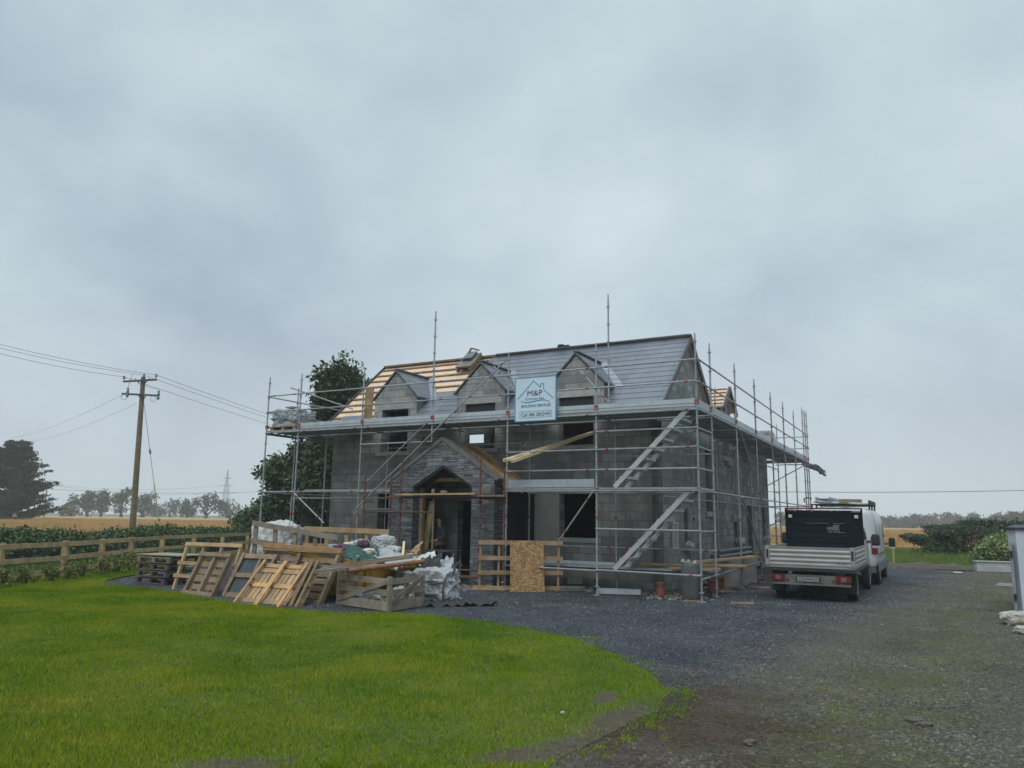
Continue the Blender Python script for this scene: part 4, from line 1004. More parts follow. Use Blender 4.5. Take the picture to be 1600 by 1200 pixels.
# ================================================================== worker in the doorway
def skinned(name, joints, edges, mat, parent, lv=2, root=0, smooth=True):
    me = bpy.data.meshes.new(name); me.from_pydata([j[0] for j in joints], edges, [])
    o = bpy.data.objects.new(name, me); COL.objects.link(o); o.modifiers.new('skin', 'SKIN'); s = o.modifiers.new('sub', 'SUBSURF'); s.levels = s.render_levels = lv
    for v, j in zip(me.skin_vertices[0].data, joints):
        r = j[1]; v.radius = r if isinstance(r, tuple) else (r, r)
    me.skin_vertices[0].data[root].use_root = True
    dg = bpy.context.evaluated_depsgraph_get(); dg.update(); m2 = bpy.data.meshes.new_from_object(o.evaluated_get(dg)); bpy.data.objects.remove(o)
    m2.materials.clear(); m2.materials.append(mat); m2.polygons.foreach_set('use_smooth', [True]*len(m2.polygons))
    r = bpy.data.objects.new(name, m2); COL.objects.link(r); r.parent = parent; return r
pr = empty('person', 'worker in dark clothes standing in the porch doorway behind the work stand', 'person', HW(-8.02, 1.22, .05), HA+R(-12))
# frame: x right of viewer, -y towards the yard
body = [((0, 0, .95), (.16, .11)), ((0, 0, 1.15), (.155, .11)), ((0, .0, 1.35), (.175, .115)), ((0, .01, 1.46), (.10, .08)), ((0, -.01, 1.54), .055), ((0, -.02, 1.62), (.075, .09)), ((0, -.02, 1.70), (.078, .095)), ((0, -.015, 1.76), (.05, .06)),
        ((.19, 0, 1.42), .065), ((.25, -.06, 1.18), .048), ((.14, -.28, 1.08), .036), ((.09, -.34, 1.08), .026),
        ((-.19, 0, 1.42), .065), ((-.25, -.08, 1.18), .048), ((-.12, -.30, 1.10), .036), ((-.07, -.36, 1.10), .026),
        ((.10, 0, .88), .095), ((.11, -.01, .50), .062), ((.12, .02, .10), .045), ((.12, -.12, .04), .04),
        ((-.10, 0, .88), .095), ((-.11, -.01, .50), .062), ((-.12, .02, .10), .045), ((-.12, -.12, .04), .04)]
eds = [(0, 1), (1, 2), (2, 3), (3, 4), (4, 5), (5, 6), (6, 7), (2, 8), (8, 9), (9, 10), (10, 11), (2, 12), (12, 13), (13, 14), (14, 15), (0, 16), (16, 17), (17, 18), (18, 19), (0, 20), (20, 21), (21, 22), (22, 23)]
skinned('body', body, eds, MT['skin'], pr)
cl = [((0, 0, .95), (.175, .125)), ((0, 0, 1.15), (.17, .125)), ((0, 0, 1.35), (.19, .13)), ((0, .01, 1.45), (.12, .095)), ((.19, 0, 1.42), .08), ((.25, -.06, 1.18), .062), ((.16, -.24, 1.09), .048), ((-.19, 0, 1.42), .08), ((-.25, -.08, 1.18), .062), ((-.14, -.26, 1.105), .048)]
skinned('jacket', cl, [(0, 1), (1, 2), (2, 3), (2, 4), (4, 5), (5, 6), (2, 7), (7, 8), (8, 9)], MT['darkcloth'], pr)
tr = [((0, 0, .95), (.165, .12)), ((.10, 0, .88), .108), ((.11, -.01, .50), .076), ((.12, .02, .09), .06), ((-.10, 0, .88), .108), ((-.11, -.01, .50), .076), ((-.12, .02, .09), .06)]
skinned('trousers', tr, [(0, 1), (1, 2), (2, 3), (0, 4), (4, 5), (5, 6)], MT['darkcloth'], pr)
for s in (-1, 1):
    hx, hy, hz = (.09, -.34, 1.08) if s > 0 else (-.07, -.36, 1.10)
    for k in range(4):
        o = (k-1.5)*.018; m = MB(); m.path([(hx-s*.0+o, hy, hz), (hx+o*1.2-s*.01, hy-.05-.006*(k % 3), hz-.005), (hx+o*1.2-s*.015, hy-.075-.008*(k % 3), hz-.03)], [.009, .009, .007], 6); m.build('finger', MT['skin'], pr, smooth=True)
    m = MB(); m.path([(hx-s*.03, hy+.02, hz), (hx-s*.06, hy-.02, hz+.01), (hx-s*.065, hy-.045, hz-.005)], [.011, .010, .008], 6); m.build('thumb', MT['skin'], pr, smooth=True)
blob('hair', MT['hair'], (0, .0, 1.675), (.172, .205, .16), seed=2, amp=.05, sq=.1, res=2, parent=pr)
for s in (-1, 1):
    blob('eye', MT['hair'], (s*.03, -.108, 1.665), (.022, .016, .012), amp=0, res=1, sq=0, parent=pr); blob('ear', MT['skin'], (s*.082, -.015, 1.635), (.02, .04, .06), amp=.05, res=1, sq=0, parent=pr)
blob('nose', MT['skin'], (0, -.118, 1.625), (.026, .04, .05), amp=.02, res=1, sq=0, parent=pr); blob('mouth', MT['purple'], (0, -.108, 1.59), (.045, .012, .012), amp=.02, res=1, sq=0, parent=pr)
for s in (-1, 1): blob('boot', MT['truckblack'], (s*.12, -.05, 0), (.11, .28, .12), seed=4, amp=.03, sq=.4, res=2, parent=pr)

# ================================================================== pallets
def pallet(label, loc, rz, lean, w_, h_, kind, mats, group='pallets leaning by the lawn', roll=0, cat='pallet'):
    """standing pallet: local x width, z height, front at -y; leans back about its lower edge"""
    p = empty('pallet', label, cat, loc, 0, group)
    p.rotation_euler = (Matrix.Rotation(rz, 4, 'Z') @ Matrix.Rotation(-lean, 4, 'X') @ Matrix.Rotation(roll, 4, 'Y')).to_euler()
    A, B, C_ = mats
    def part(name, x0, x1, y0, y1, z0, z1, mt):
        j = lambda: random.uniform(-.006, .006)
        m = MB(); a, c = j(), j(); m.hexa([(x0, y0, z0+a), (x1, y0, z0+c), (x1, y1, z0+c), (x0, y1, z0+a), (x0, y0, z1+a), (x1, y0, z1+c), (x1, y1, z1+c), (x0, y1, z1+a)]); m.build(name, mt, p)
    if kind == 'stringer':
        n = max(6, int(h_/.15))
        for i in range(3):
            x = .04+(w_-.08)*i/2; part('stringer', x-.04, x+.04, .022, .12, 0, h_, A)
        for i in range(n): z = (h_-.125)*i/(n-1); part('deck_board', 0, w_, .122, .142, z+.002, z+.125, B)
        for z in (.0, h_-.10): part('cross_board', 0, w_, .0, .02, z, z+.095, A)
    elif kind == 'block':
        for i in range(3):
            x = .04+(w_-.08)*i/2; hw_ = .045 if i == 1 else .032; part('bearer', x-hw_, x+hw_, -.001, .026, 0, h_, A if i != 1 else C_)
            for z in (.05, h_/2, h_-.05): part('block', x-.035, x+.035, .028, .10, z-.045, z+.045, B)
        for z, mt_ in ((.05, B), (.17, B), (h_/2, C_), (h_-.20, B), (h_-.06, C_)): part('cross_board', 0, w_, .102, .122, z-.05, z+.05, mt_)
        n = 10
        for i in range(n): x = .0+(w_-.12)*i/(n-1); part('deck_board', x, x+.102+.014*(i % 2), .124, .142, 0, h_, B)
    elif kind == 'panel':
        n = 9
        for i in range(n): x = .0+(w_-.13)*i/(n-1); part('deck_board', x, x+.125, .06, .078, 0, h_, B)
        for z in (.06, h_*.5, h_-.06): part('cross_board', 0, w_, .012, .058, z-.055, z+.055, A)
        for x in (0, w_-.09): part('bearer', x, x+.09, -.012, .011, 0, h_, A)
    elif kind == 'open':
        for i in range(4):
            x = .04+(w_-.08)*i/3; part('leg', x-.035, x+.035, .024, .09, 0, h_-.02, A)
        for z in (.28, .60, h_-.09): part('rail', -.06 if z < 1 else 0, w_+.03, .0, .022, z, z+.09, B)
    return p
g0 = G(262, 921); FA = HA
AL = (MT['tanwood'], MT['tanwood'], MT['tanwood'])
pallet('tall open pale frame with wide rails standing left of the brown pallet', (g0.x, g0.y+.15, 0), FA, R(16), 1.95, 1.16, 'open', AL)
q = G(281, 928); pallet('brown pallet with three thick stringers and horizontal boards', (q.x, q.y, 0), FA, R(27), 1.02, 1.04, 'stringer', (MT['brownwood'], MT['brownwood'], MT['brownwood']))
q = G(338, 936)+HM.to_3x3() @ Vector((-.42, .50, 0)); pallet('pallet with dark blue grey slats half hidden by the orange pallet', (q.x, q.y, 0), FA, R(29), 1.1, 1.06, 'panel', (MT['brownwood'], MT['bluewood'], MT['brownwood']))
q = G(363, 940)+HM.to_3x3() @ Vector((-.50, .66, 0)); pallet('wide pallet with bright top board behind the orange pallet', (q.x, q.y, 0), FA, R(28), 2.28, 1.24, 'stringer', (MT['brownwood'], MT['brownwood'], MT['tanwood']))
m = MB(); m.bar((0, 0, 0), (2.36, 0, -.06), .06, .10); o = m.build('plank', MT['orangewood'], loc=tuple(q+HM.to_3x3() @ Vector((-.05, .58, 1.12))), rz=FA); tag(o, 'bright orange plank lying along the top of the wide leaning pallet', 'plank')
q = G(363, 940)+HM.to_3x3() @ Vector((1.34, .08, 0)); pallet('narrow brown pallet leaning right behind the orange pallet', (q.x, q.y, 0), FA, R(33), .40, 1.05, 'block', (MT['brownwood'], MT['tanwood'], MT['brownwood']))
q = G(362, 942); pallet('orange brown pallet leaning furthest forward onto the grass', (q.x, q.y, 0), FA, R(43), 1.32, 1.15, 'block', (MT['orangewood'], MT['tanwood'], MT['orangewood']))
# flat stack of pallets
q = G(243, 914); st_names = ['purple stained pallet at the bottom of the flat stack', 'second pallet up in the flat grey stack by the fence', 'third pallet up in the flat grey stack by the fence', 'topmost grey pallet of the flat stack by the fence']
def flat_pallet(label, loc, rz, mt, mt2):
    p = empty('pallet', label, 'pallet', loc, rz, 'flat stack of pallets by the fence')
    for y in (-.45, 0, .45):
        m = MB(); m.box(-.6, .6, y-.05, y+.05, 0, .022); m.build('bottom_board', mt2, p)
        for x in (-.54, 0, .54):
            m = MB(); m.box(x-.06, x+.06, y-.05, y+.05, .023, .102); m.build('block', mt, p)
    for x in (-.54, 0, .54):
        m = MB(); m.box(x-.05, x+.05, -.5, .5, .103, .124); m.build('cross_board', mt, p)
    for i in range(7):
        y = -.45+.15*i; m = MB(); m.box(-.6, .6, y-.05, y+.05, .125, .146); m.build('deck_board', mt, p)
    return p
for i, lb in enumerate(st_names):
    flat_pallet(lb, (q.x+random.uniform(-.03, .03), q.y+.62+random.uniform(-.03, .03), .01+.175*i), FA+random.uniform(-.05, .05), MT['purple'] if i == 0 else (MT['darkwood'] if i < 3 else MT['greywood']), MT['darkwood'])
m = MB(); m.box(-.85, .75, -.55, .5, 0, .018); tag(m.build('board', MT['greywood'], loc=(q.x+.15, q.y+.65, .72), rz=FA+.08), 'thin grey board lying across the top of the flat pallet stack', 'board')

# ---- white wrapped load and the timber frames behind it
wl = empty('wrapped_block_pallet', 'tall white plastic-wrapped pallet load beside the leaning pallets', 'wrapped load', (D(432, 850, 20.9).x, D(432, 850, 20.9).y, 0), HA)
blob('plastic_wrap', MT['plastic'], (0, 0, .10), (1.38, 1.1, 1.72), seed=8, amp=.09, freq=1.8, sq=.5, creases=.13, res=5, parent=wl)
m = MB(); m.box(-.6, .6, -.5, .5, 0, .12); m.build('pallet', MT['greywood'], wl)
def timber_frame(label, p0, ln, z0, ht, rz, drop, mt, nposts, tall=0.0, group='timber frames standing behind the pallets'):
    f = empty('timber_hurdle', label, 'timber frame', p0, rz, group)
    dz = lambda x: -drop*x/ln
    for zz in (z0+.06, z0+ht-.06):
        m = MB(); m.bar((0, -.03, zz), (ln, -.03, zz+dz(ln)), .03, .13); m.build('rail', mt, f)
    for i in range(nposts):
        x = .08+(ln-.16)*i/(nposts-1); m = MB(); m.bar((x, .02, 0), (x, .02, z0+ht+dz(x)-.02), .10, .05, (0, 1, 0)); m.build('post', mt, f)
    return f
q = D(393, 850, 19.0); timber_frame('grey timber frame sloping down in front of the white wrapped load', (q.x, q.y, 0), 2.35, 1.10, .55, HA*.45, .32, MT['greywood'], 5)
q = D(474, 850, 20.2); timber_frame('paler timber frame standing to the right of the white wrapped load', (q.x, q.y, 0), 2.3, .95, .56, HA*.1, .05, MT['tanwood'], 5)

# ================================================================== skip and its rubbish
SKP = Vector((-3.35, 17.55, 0)); SA = R(-24)
sk = empty('skip', 'yellow rusty rubbish skip piled high beside the pallets', 'skip', SKP, SA)
def ring(x0, x1, y, z): return [(x0, -y, z), (x1, -y, z), (x1, y, z), (x0, y, z)]
L0, L1 = (-.85, .75), (-1.35, 1.30)
m = MB(); bt = [(-.9, -.62, .10), (.8, -.62, .10), (.8, .62, .10), (-.9, .62, .10)]; tp = [(-1.35, -.78, 1.0), (1.25, -.78, .74), (1.25, .78, .74), (-1.35, .78, 1.0)]
ib = [(-.86, -.58, .14), (.76, -.58, .14), (.76, .58, .14), (-.86, .58, .14)]; it = [(-1.30, -.73, 1.0), (1.20, -.73, .74), (1.20, .73, .74), (-1.30, .73, 1.0)]
m.loft([bt, tp, it, ib]); m.build('body', MT['yellow'], sk)
m = MB()
for a, b_ in zip(tp, tp[1:]+tp[:1]): m.bar(a, b_, .08, .07)
m.build('rim', MT['yellow'], sk)
for x in (-.6, .0, .55):
    for s in (-1, 1):
        m = MB(); m.bar((x, s*.66, .12), (x*1.2, s*.80, .86), .07, .05, (1, 0, 0)); m.build('rib', MT['yellow'], sk)
for s in (-1, 1):
    for x in (-.85, .75):
        m = MB(); m.tube((x, s*.74, .72), (x, s*.90, .72), .045, 8); m.build('lug', MT['rust'], sk)
SM = Matrix.Translation(SKP) @ Matrix.Rotation(SA, 4, 'Z')
def on_skip(x, y, z): return SM @ Vector((x, y, z))
RB = [('rubble_sack', 'bag', (.35, .35, 1.0), (.62, .5, .42), 'large white sack at the very top of the skip heap', 'sack', 1),
      ('rubble_sack', 'greyfilm', (-.05, .1, .95), (.6, .45, .38), 'greyish clear plastic sack on the skip heap', 'sack', 2),
      ('rubble_sack', 'bag', (.72, .15, .86), (.5, .42, .34), 'smaller white sack on the right shoulder of the skip heap', 'sack', 3),
      ('rubble_sack', 'cream', (-.45, .25, .98), (.45, .4, .26), 'cream sack at the left of the skip heap', 'sack', 4),
      ('cloth_bundle', 'purple', (-.35, -.22, .93), (.5, .4, .28), 'purple cloth bundle on the skip heap', 'cloth', 5)]
for nm, mt, p, s, lb, ct, sd in RB: blob(nm, MT[mt], on_skip(*p), s, lb, ct, SA+sd, sd, .2, 2.0, .3, creases=.28)
sheet('green_netting', MT['green'], on_skip(.25, -.50, 1.02), .95, .5, 'green debris netting draped over the rubbish in the skip', 'netting', SA, 3, .10, 3, tilt=(-.12, .2), droop=.04)
sheet('plastic_sheet', MT['bag'], on_skip(1.0, -.35, .93), .95, .5, 'white torn sheet spilling over the right end of the skip', 'plastic sheet', SA-.2, 9, .10, 2.5, tilt=(-.2, .15))
blob('rubble_heap', MT['rubble'], on_skip(0, 0, .30), (2.0, 1.15, .72), 'grey rubble filling the skip under the sacks', 'rubble', SA, 6, .15, 2.5, .5)
for i, (p, q, lb) in enumerate([((.1, -.5, .92), (.75, .0, 1.08), 'short bright lath stuck in the rubbish of the skip'), ((1.15, -.1, .85), (.9, .35, 1.25), 'thin lath poking up at the right end of the skip'), ((-.2, -.45, .98), (.5, -.62, .93), 'pale stick lying on the green netting')]):
    a = on_skip(*p); b_ = on_skip(*q); m = MB(); m.bar((0, 0, 0), b_-a, .05, .025); tag(m.build('lath', MT['newtimber'], loc=a), lb, 'lath', 'laths in the skip')
sheet('cardboard', MT['cardboard'], on_skip(1.0, .45, .95), .45, .35, 'brown card sheet behind the skip heap', 'cardboard', SA+.3, 11, .05, 1.5, tilt=(.3, .3))

for i, (p, q, w_, mt, lb) in enumerate([((-.9, -.3, 1.0), (.1, -.1, 1.12), .10, 'tanwood', 'tan board lying along the left of the skip heap'), ((.3, .3, 1.15), (1.1, .5, 1.0), .09, 'brownwood', 'brown board on the back of the skip heap'), ((-.3, .35, 1.1), (.3, .55, 1.35), .08, 'greywood', 'grey board jutting up behind the sacks in the skip'), ((.55, -.5, .9), (1.15, -.3, .9), .12, 'tanwood', 'short tan board at the front right of the skip heap')]):
    a = on_skip(*p); b_ = on_skip(*q); m = MB(); m.bar((0, 0, 0), b_-a, w_, .03); tag(m.build('board', MT[mt], loc=a), lb, 'board', 'boards in the skip')
for i, (p, s_, mt, lb) in enumerate([((.45, -.35, .98), (.3, .22, .14), 'cream', 'small cream bag on the front of the skip heap'), ((.95, .2, .88), (.26, .2, .16), 'cardboard', 'small brown box on the right of the skip heap'), ((-.75, .0, .98), (.34, .3, .2), 'greyfilm', 'grey plastic bundle at the left end of the skip heap'), ((.15, -.15, 1.1), (.3, .26, .2), 'purple', 'small dark bundle among the sacks in the skip')]):
    blob('bundle', MT[mt], on_skip(*p), s_, lb, 'rubbish', i*1.1, 90+i, .18, 2.2, .5, 3, creases=.25)
# ---- timber crate with planks across it
C0 = Vector((-2.29, 15.02, 0)); dA = (Vector((-3.50, 16.15, 0))-C0); dB = (Vector((-1.78, 16.05, 0))-C0)
LA, LB = dA.length, dB.length; dA.normalize(); dB.normalize()
cr = empty('timber_crate', 'low grey slatted timber crate at the corner of the lawn', 'crate', C0)
def cp(a, b_, z): v = dA*a+dB*b_; return (v.x, v.y, z)
for a, b_ in ((0, 0), (LA, 0), (0, LB), (LA, LB), (0, LB*.5), (LA*.5, LB)):
    m = MB(); m.bar(cp(a, b_, 0), cp(a, b_, .66), .09, .06, tuple(dA)); m.build('post', MT['greywood'], cr)
for z, hh in ((.11, .17), (.36, .11), (.57, .11)):
    for (p, q) in (((0, 0), (LA, 0)), ((0, 0), (0, LB)), ((LA, 0), (LA, LB)), ((0, LB), (LA, LB))):
        a = Vector(cp(*p, z)); b_ = Vector(cp(*q, z)); mid = Vector(cp(LA/2, LB/2, z)); off = ((a+b_)/2-mid); off.z = 0; off.normalize()
        m = MB(); m.bar(a+off*.05, b_+off*.05, .022, hh); m.build('slat', MT['greywood'], cr)
for p, q in (((.05, 0, .56), (LA-.02, 0, .12)), ((0, .05, .2), (0, LB*.95, .6))):
    a = Vector(cp(*p)); b_ = Vector(cp(*q)); off = -(dB if p[0] > .0 and p[1] == 0 else dA)*.075
    m = MB(); m.bar(a+off, b_+off, .022, .09); m.build('diagonal_brace', MT['greywood'], cr)
m = MB(); m.hexa([cp(.05, .05, .03), cp(LA-.05, .05, .03), cp(LA-.05, LB-.05, .03), cp(.05, LB-.05, .03), cp(.05, .05, .05), cp(LA-.05, .05, .05), cp(LA-.05, LB-.05, .05), cp(.05, LB-.05, .05)]); m.build('floor', MT['greywood'], cr)
for a, b_, s, lb, sd in ((.5, .5, (.7, .6, .3), 'crumpled white plastic lying inside the left part of the crate', 21), (.35, .85, (.5, .4, .38), 'white plastic bundle inside the right corner of the crate', 22), (1.2, .5, (.6, .5, .25), 'grey plastic bundle inside the back of the crate', 23)):
    blob('plastic_bundle', MT['plastic'] if sd != 23 else MT['greyfilm'], C0+Vector(cp(a, b_, .06)), s, lb, 'plastic', .4*sd, sd, .22, 2.2, .3, creases=.3, group='plastic in the crate')
def top_bar(p, q, z0, z1, w_, h_, mat, lb, nm='plank', ct='plank'):
    a = Vector((p[0], p[1], z0)); b_ = Vector((q[0], q[1], z1)); m = MB(); m.bar((0, 0, 0), b_-a, w_, h_); return tag(m.build(nm, mat, loc=a), lb, ct, 'planks across the crate')
tl = Vector((-3.75, 15.55, 0)); tr_ = Vector((-2.05, 15.75, 0))
top_bar(tl+Vector((-.02, .28, 0)), tr_+Vector((.05, .38, 0)), .74, .98, .16, .045, MT['greywood'], 'upper long grey plank laid across the crate')
top_bar(tl+Vector((-.12, .06, 0)), tr_+Vector((-.1, .12, 0)), .70, .86, .17, .06, MT['greywood'], 'lower long grey plank laid across the crate')
top_bar(tl+Vector((.1, .36, 0)), tr_+Vector((.1, .55, 0)), .80, 1.02, .12, .04, MT['brownwood'], 'brown plank behind the others laid across the crate')
ap = empty('steel_prop', 'rusty brown adjustable prop lying along the planks on the crate', 'prop', (tl.x+.55, tl.y-.12, .73))
v = Vector((1.5, .2, .20)); m = MB(); m.tube((0, 0, 0), v, .045, 10); m.build('tube', M('rusty_prop', (.22, .10, .045), .8, .3, 8), ap)
for t_ in (.12, .45, .72, .95):
    m = MB(); c_ = v*t_; m.tube(c_+Vector((0, -.07, -.02)), c_+Vector((0, .05, .02)), .016, 6); m.build('pin', MT['rust'], ap)
m = MB(); m.box(-.015, .015, -.08, .08, -.16, .06); m.build('end_plate', MT['rust'], ap)

# ---- bulk bag
bb = empty('bulk_bag', 'white slumped bulk bag with dark straps and print beside the crate', 'bulk bag', (-1.60, 17.0, 0), R(-20))
blob('bag', MT['bag'], (0, 0, .0), (1.05, .9, .80), seed=14, amp=.14, freq=1.6, sq=.6, creases=.17, res=5, parent=bb)
sheet('loose_flap', MT['bag'], (-.5, -.35, .62), .8, .5, rz=.3, seed=15, amp=.05, freq=1.4, parent=bb, tilt=(-.1, .1), droop=.3)
sheet('loose_flap', MT['plastic'], (-.35, .3, .88), .55, .4, rz=1.0, seed=16, amp=.06, freq=1.2, parent=bb, tilt=(.1, .2))
for x, y in ((-.36, -.36), (.40, -.34)):
    m = MB(); m.path([(x, y-.10, .06), (x, y-.13, .3), (x+.02, y-.09, .5), (x+.03, y+.04, .62)], .022, 6); m.build('strap', MT['strap'], bb)
m = MB(); m.path([(.46, -.1, .6), (.50, -.05, .80), (.57, .0, .86), (.60, .02, .78)], .025, 6); m.build('lifting_loop', MT['strap'], bb)
for i, (z, x0, x1) in enumerate(((.52, .08, .42), (.45, .02, .30), (.40, .05, .34), (.16, -.25, .1), (.12, -.22, .14))):
    m = MB(); m.bar((x0, -.495+.0*i, z), (x1, -.475, z+.03), .012, .016); m.build('print_line', MT['ink'] if i != 0 else MT['purple'], bb)
for i, (x, y, z, s, sd) in enumerate(((-.05, .05, .78, .5, 31), (.22, .2, .74, .45, 32))):
    sheet('black_plastic', MT['truckblack'] if i == 0 else MT['greyfilm'], bb.location+Vector((x-.1, y, z)), s, s*.8, ['black plastic sheet sticking out of the bulk bag', 'grey plastic sheet lying over the back of the bulk bag'][i], 'plastic sheet', 0, sd, .16, 2.2, tilt=(.1, .3))
m = MB(); m.bar((0, 0, 0), (.30, .1, -.30), .08, .03); tag(m.build('offcut', MT['greywood'], loc=bb.location+Vector((-.95, .1, 1.08))), 'grey wood offcut poking up left of the bulk bag', 'offcut')
sheet('black_plastic', MT['truckblack'], (-1.15, 16.45, .05), 1.5, .8, 'crumpled black plastic strewn on the gravel by the bulk bag', 'plastic sheet', .3, 41, .10, 5, n=40)
m = MB(); m.box(-.22, .22, -.11, .11, 0, .10); tag(m.build('concrete_block', MT['concrete'], loc=(-1.25, 16.9, .0), rz=.5), 'flat pale block lying on gravel right of the bulk bag', 'block')

# ---- timber hurdle with OSB sheet
hd = empty('timber_hurdle', 'open timber rail frame standing in front of the porch corner', 'timber frame', (-.80, 19.82, 0), R(5), None)
for z in (.06, .44, .80, 1.19):
    m = MB(); m.bar((-.12 if z < .1 else 0, -.03, z), (2.18, -.03, z), .035, .105); m.build('rail', MT['tanwood'], hd)
for x in (.04, .52, 1.35, 2.06):
    m = MB(); m.bar((x, .02, 0), (x+.02, .02, 1.22), .05, .045, (0, 1, 0)); m.build('upright', MT['tanwood'], hd)
m = MB(); m.bar((0, 0, 0), (0, .30, 1.24), .86, .016, (0, 1, 0)); tag(m.build('chipboard_sheet', MT['osb'], loc=(.46, 19.50, .005), rz=R(4)), 'brown strand board sheet leaning on the timber rail frame', 'board')

# ---- bits at the foot of the scaffold
for i, (px_, py_, s, rz_, lb) in enumerate([(897, 918, (.42, .2, .2), .2, 'pale concrete block right of the timber rail frame'), (893, 923, (.6, .3, .1), .5, 'flat dark slab under the pale concrete block'), (1046, 919, (.4, .25, .28), HA, 'low concrete block at the corner of the house wall')]):
    q = G(px_, py_); m = MB(); m.box(-s[0]/2, s[0]/2, -s[1]/2, s[1]/2, 0, s[2]); tag(m.build('concrete_block', MT['concrete'] if i != 1 else MT['coping'], loc=(q.x, q.y+(.0 if i != 0 else .0), .1 if i == 0 else 0), rz=rz_, bevel=.01), lb, 'block')
q = G(932, 928); m = MB(); m.box(0, 1.05, -.16, .16, .02, .13); m.box(0, 1.0, -.15, .15, .131, .135); tag(m.build('steel_plank', MT['toe'], loc=(q.x+.02, q.y, 0), rz=R(-8)), 'galvanised scaffold plank lying on the gravel under the stairs', 'plank')
bn = empty('plastic_barrel', 'grey green upright plastic tub with pale rim clips by the corner post', 'tub', HW(-.32, .28, 0), HA)
rings = []
for z, sx_, sy_ in ((0, .19, .17), (.06, .205, .19), (.5, .215, .20), (.78, .205, .19), (.86, .185, .17)):
    rings.append([(sx_*math.copysign(abs(math.cos(a))**.6, math.cos(a)), sy_*math.copysign(abs(math.sin(a))**.6, math.sin(a)), z) for a in [2*math.pi*k/24 for k in range(24)]])
m = MB(); m.loft(rings); m.build('body', MT['bin'], bn, smooth=True)
m = MB(); m.bar((-.18, -.15, .875), (.18, -.15, .84), .03, .03); m.build('rim', MT['toe'], bn)
for x in (-.13, .0, .15):
    m = MB(); m.box(x-.03, x+.03, -.18, -.12, .86-.06*x, .92-.06*x); m.build('clip', MT['plastic'], bn)
for i, (p, q, lb) in enumerate([((-2.0, 1.05, .72), (.6, 1.9, .74), 'long pale board resting on the base rails at the house corner'), ((-.6, 1.5, .80), (.35, 4.4, .86), 'pale scaffold board on the base rails along the side wall'), ((-.9, .6, .68), (.25, .75, .70), 'short pale board on the base rail beside the grey tub')]):
    a = HW(*p); b_ = HW(*q); m = MB(); m.bar((0, 0, 0), b_-a, .22, .05); tag(m.build('scaffold_board', MT['tanwood'], loc=a), lb, 'board', 'boards on the base rails')
for i, (y, x, z) in enumerate([(3.2, -.55, .80), (3.2, -.40, .80), (3.6, -.50, .93)]):
    a = HW(x, y, z+.06); m = MB(); m.tube((0, 0, 0), HM.to_3x3() @ Vector((.0, 4.2, 0)), .055, 10); m.tube((0, 0, 0), HM.to_3x3() @ Vector((0, .15, 0)), .07, 10)
    tag(m.build('drain_pipe', MT['pipe'], loc=a), ['outer lower grey drain pipe on the side wall rack', 'inner lower grey drain pipe on the side wall rack', 'topmost grey drain pipe on the side wall rack'][i], 'pipe', 'drain pipes by the side wall')
pkr = empty('pipe_trestle', 'low block trestle carrying the grey drain pipes', 'trestle', HW(-.5, 4.6, 0), HA)
for dy in (0, 2.0):
    m = MB(); m.box(-.4, .4, dy-.1, dy+.1, 0, .80); m.build('support', MT['lintel'], pkr)
for i, (x, y, s, lb) in enumerate([(-1.15, .6, .2, 'clay pipe stub standing at the house corner under the stair'), (-.35, 2.4, .26, 'clay pot lying by the side wall nearest the corner'), (-.45, 3.3, .3, 'large clay pot lying by the side wall behind the boards')]):
    m = MB(); pr_ = [(.0, s*.5), (.05, s*.55), (.22, s*.5), (.3, s*.58), (.34, s*.58)]
    m.path([(0, 0, z) for z, r in pr_], [r for z, r in pr_], 14); tag(m.build('clay_pipe', MT['clay'], loc=HW(x, y, .0), smooth=False), lb, 'pipe', 'clay pipes by the wall')
def wisp(x, y, z, lb, sd, w_=.62):
    blob('plastic_wrap', MT['plastic'], HW(x, y, z), (.28, w_, .26), lb, 'plastic', HA, sd, .3, 2.6, .2, creases=.35, group='plastic wrapped round the window sills', flat=False)
wisp(-1.38, 3.92, 1.00, 'torn white plastic on the narrow window sill nearest the house corner', 51); wisp(-1.36, 10.4, 1.02, 'torn white plastic on the small square window sill of the side wall', 52, .85); wisp(-1.36, 15.4, 1.02, 'torn white plastic on the farthest window sill of the side wall', 53)
for i, (px_, py_, ln, a, lb) in enumerate([(1142, 943, .5, -.15, 'short pale batten lying on gravel right of the corner post'), (1120, 925, .5, .1, 'pale lath lying among rubble by the side wall'), (1168, 918, .6, -.2, 'thin lath lying under the side scaffold'), (1068, 940, .35, 0, 'small board under the foot of the corner post')]):
    q = G(px_, py_); m = MB(); m.box(0, ln, -.03, .03, .001, .035); tag(m.build('batten', MT['tanwood'], loc=(q.x, q.y, 0), rz=a), lb, 'batten', 'battens lying on the gravel')
q = G(1120, 915); sheet('yellow_sheet', M('yellow_card', (.42, .34, .12), .8), (q.x-.3, q.y-.1, .05), .8, .5, 'crumpled yellowish sheet on the ground behind the corner post', 'sheet', 0, 61, .08, 2)
rdx = empty('red_trestle', 'folded red and black metal trestle lying by the side wall', 'trestle', HW(-.35, 7.6, 0), HA+.3)
m = MB(); m.bar((-.2, -.8, .05), (.1, .6, .75), .08, .08); m.build('leg', MT['truckblack'], rdx)
m = MB(); m.bar((.15, -.9, .08), (.2, .5, .8), .06, .05); m.build('leg', MT['lampred'], rdx)
m = MB(); m.box(-.2, .2, -.1, .1, .35, .45); m.build('body', MT['lampred'], rdx)
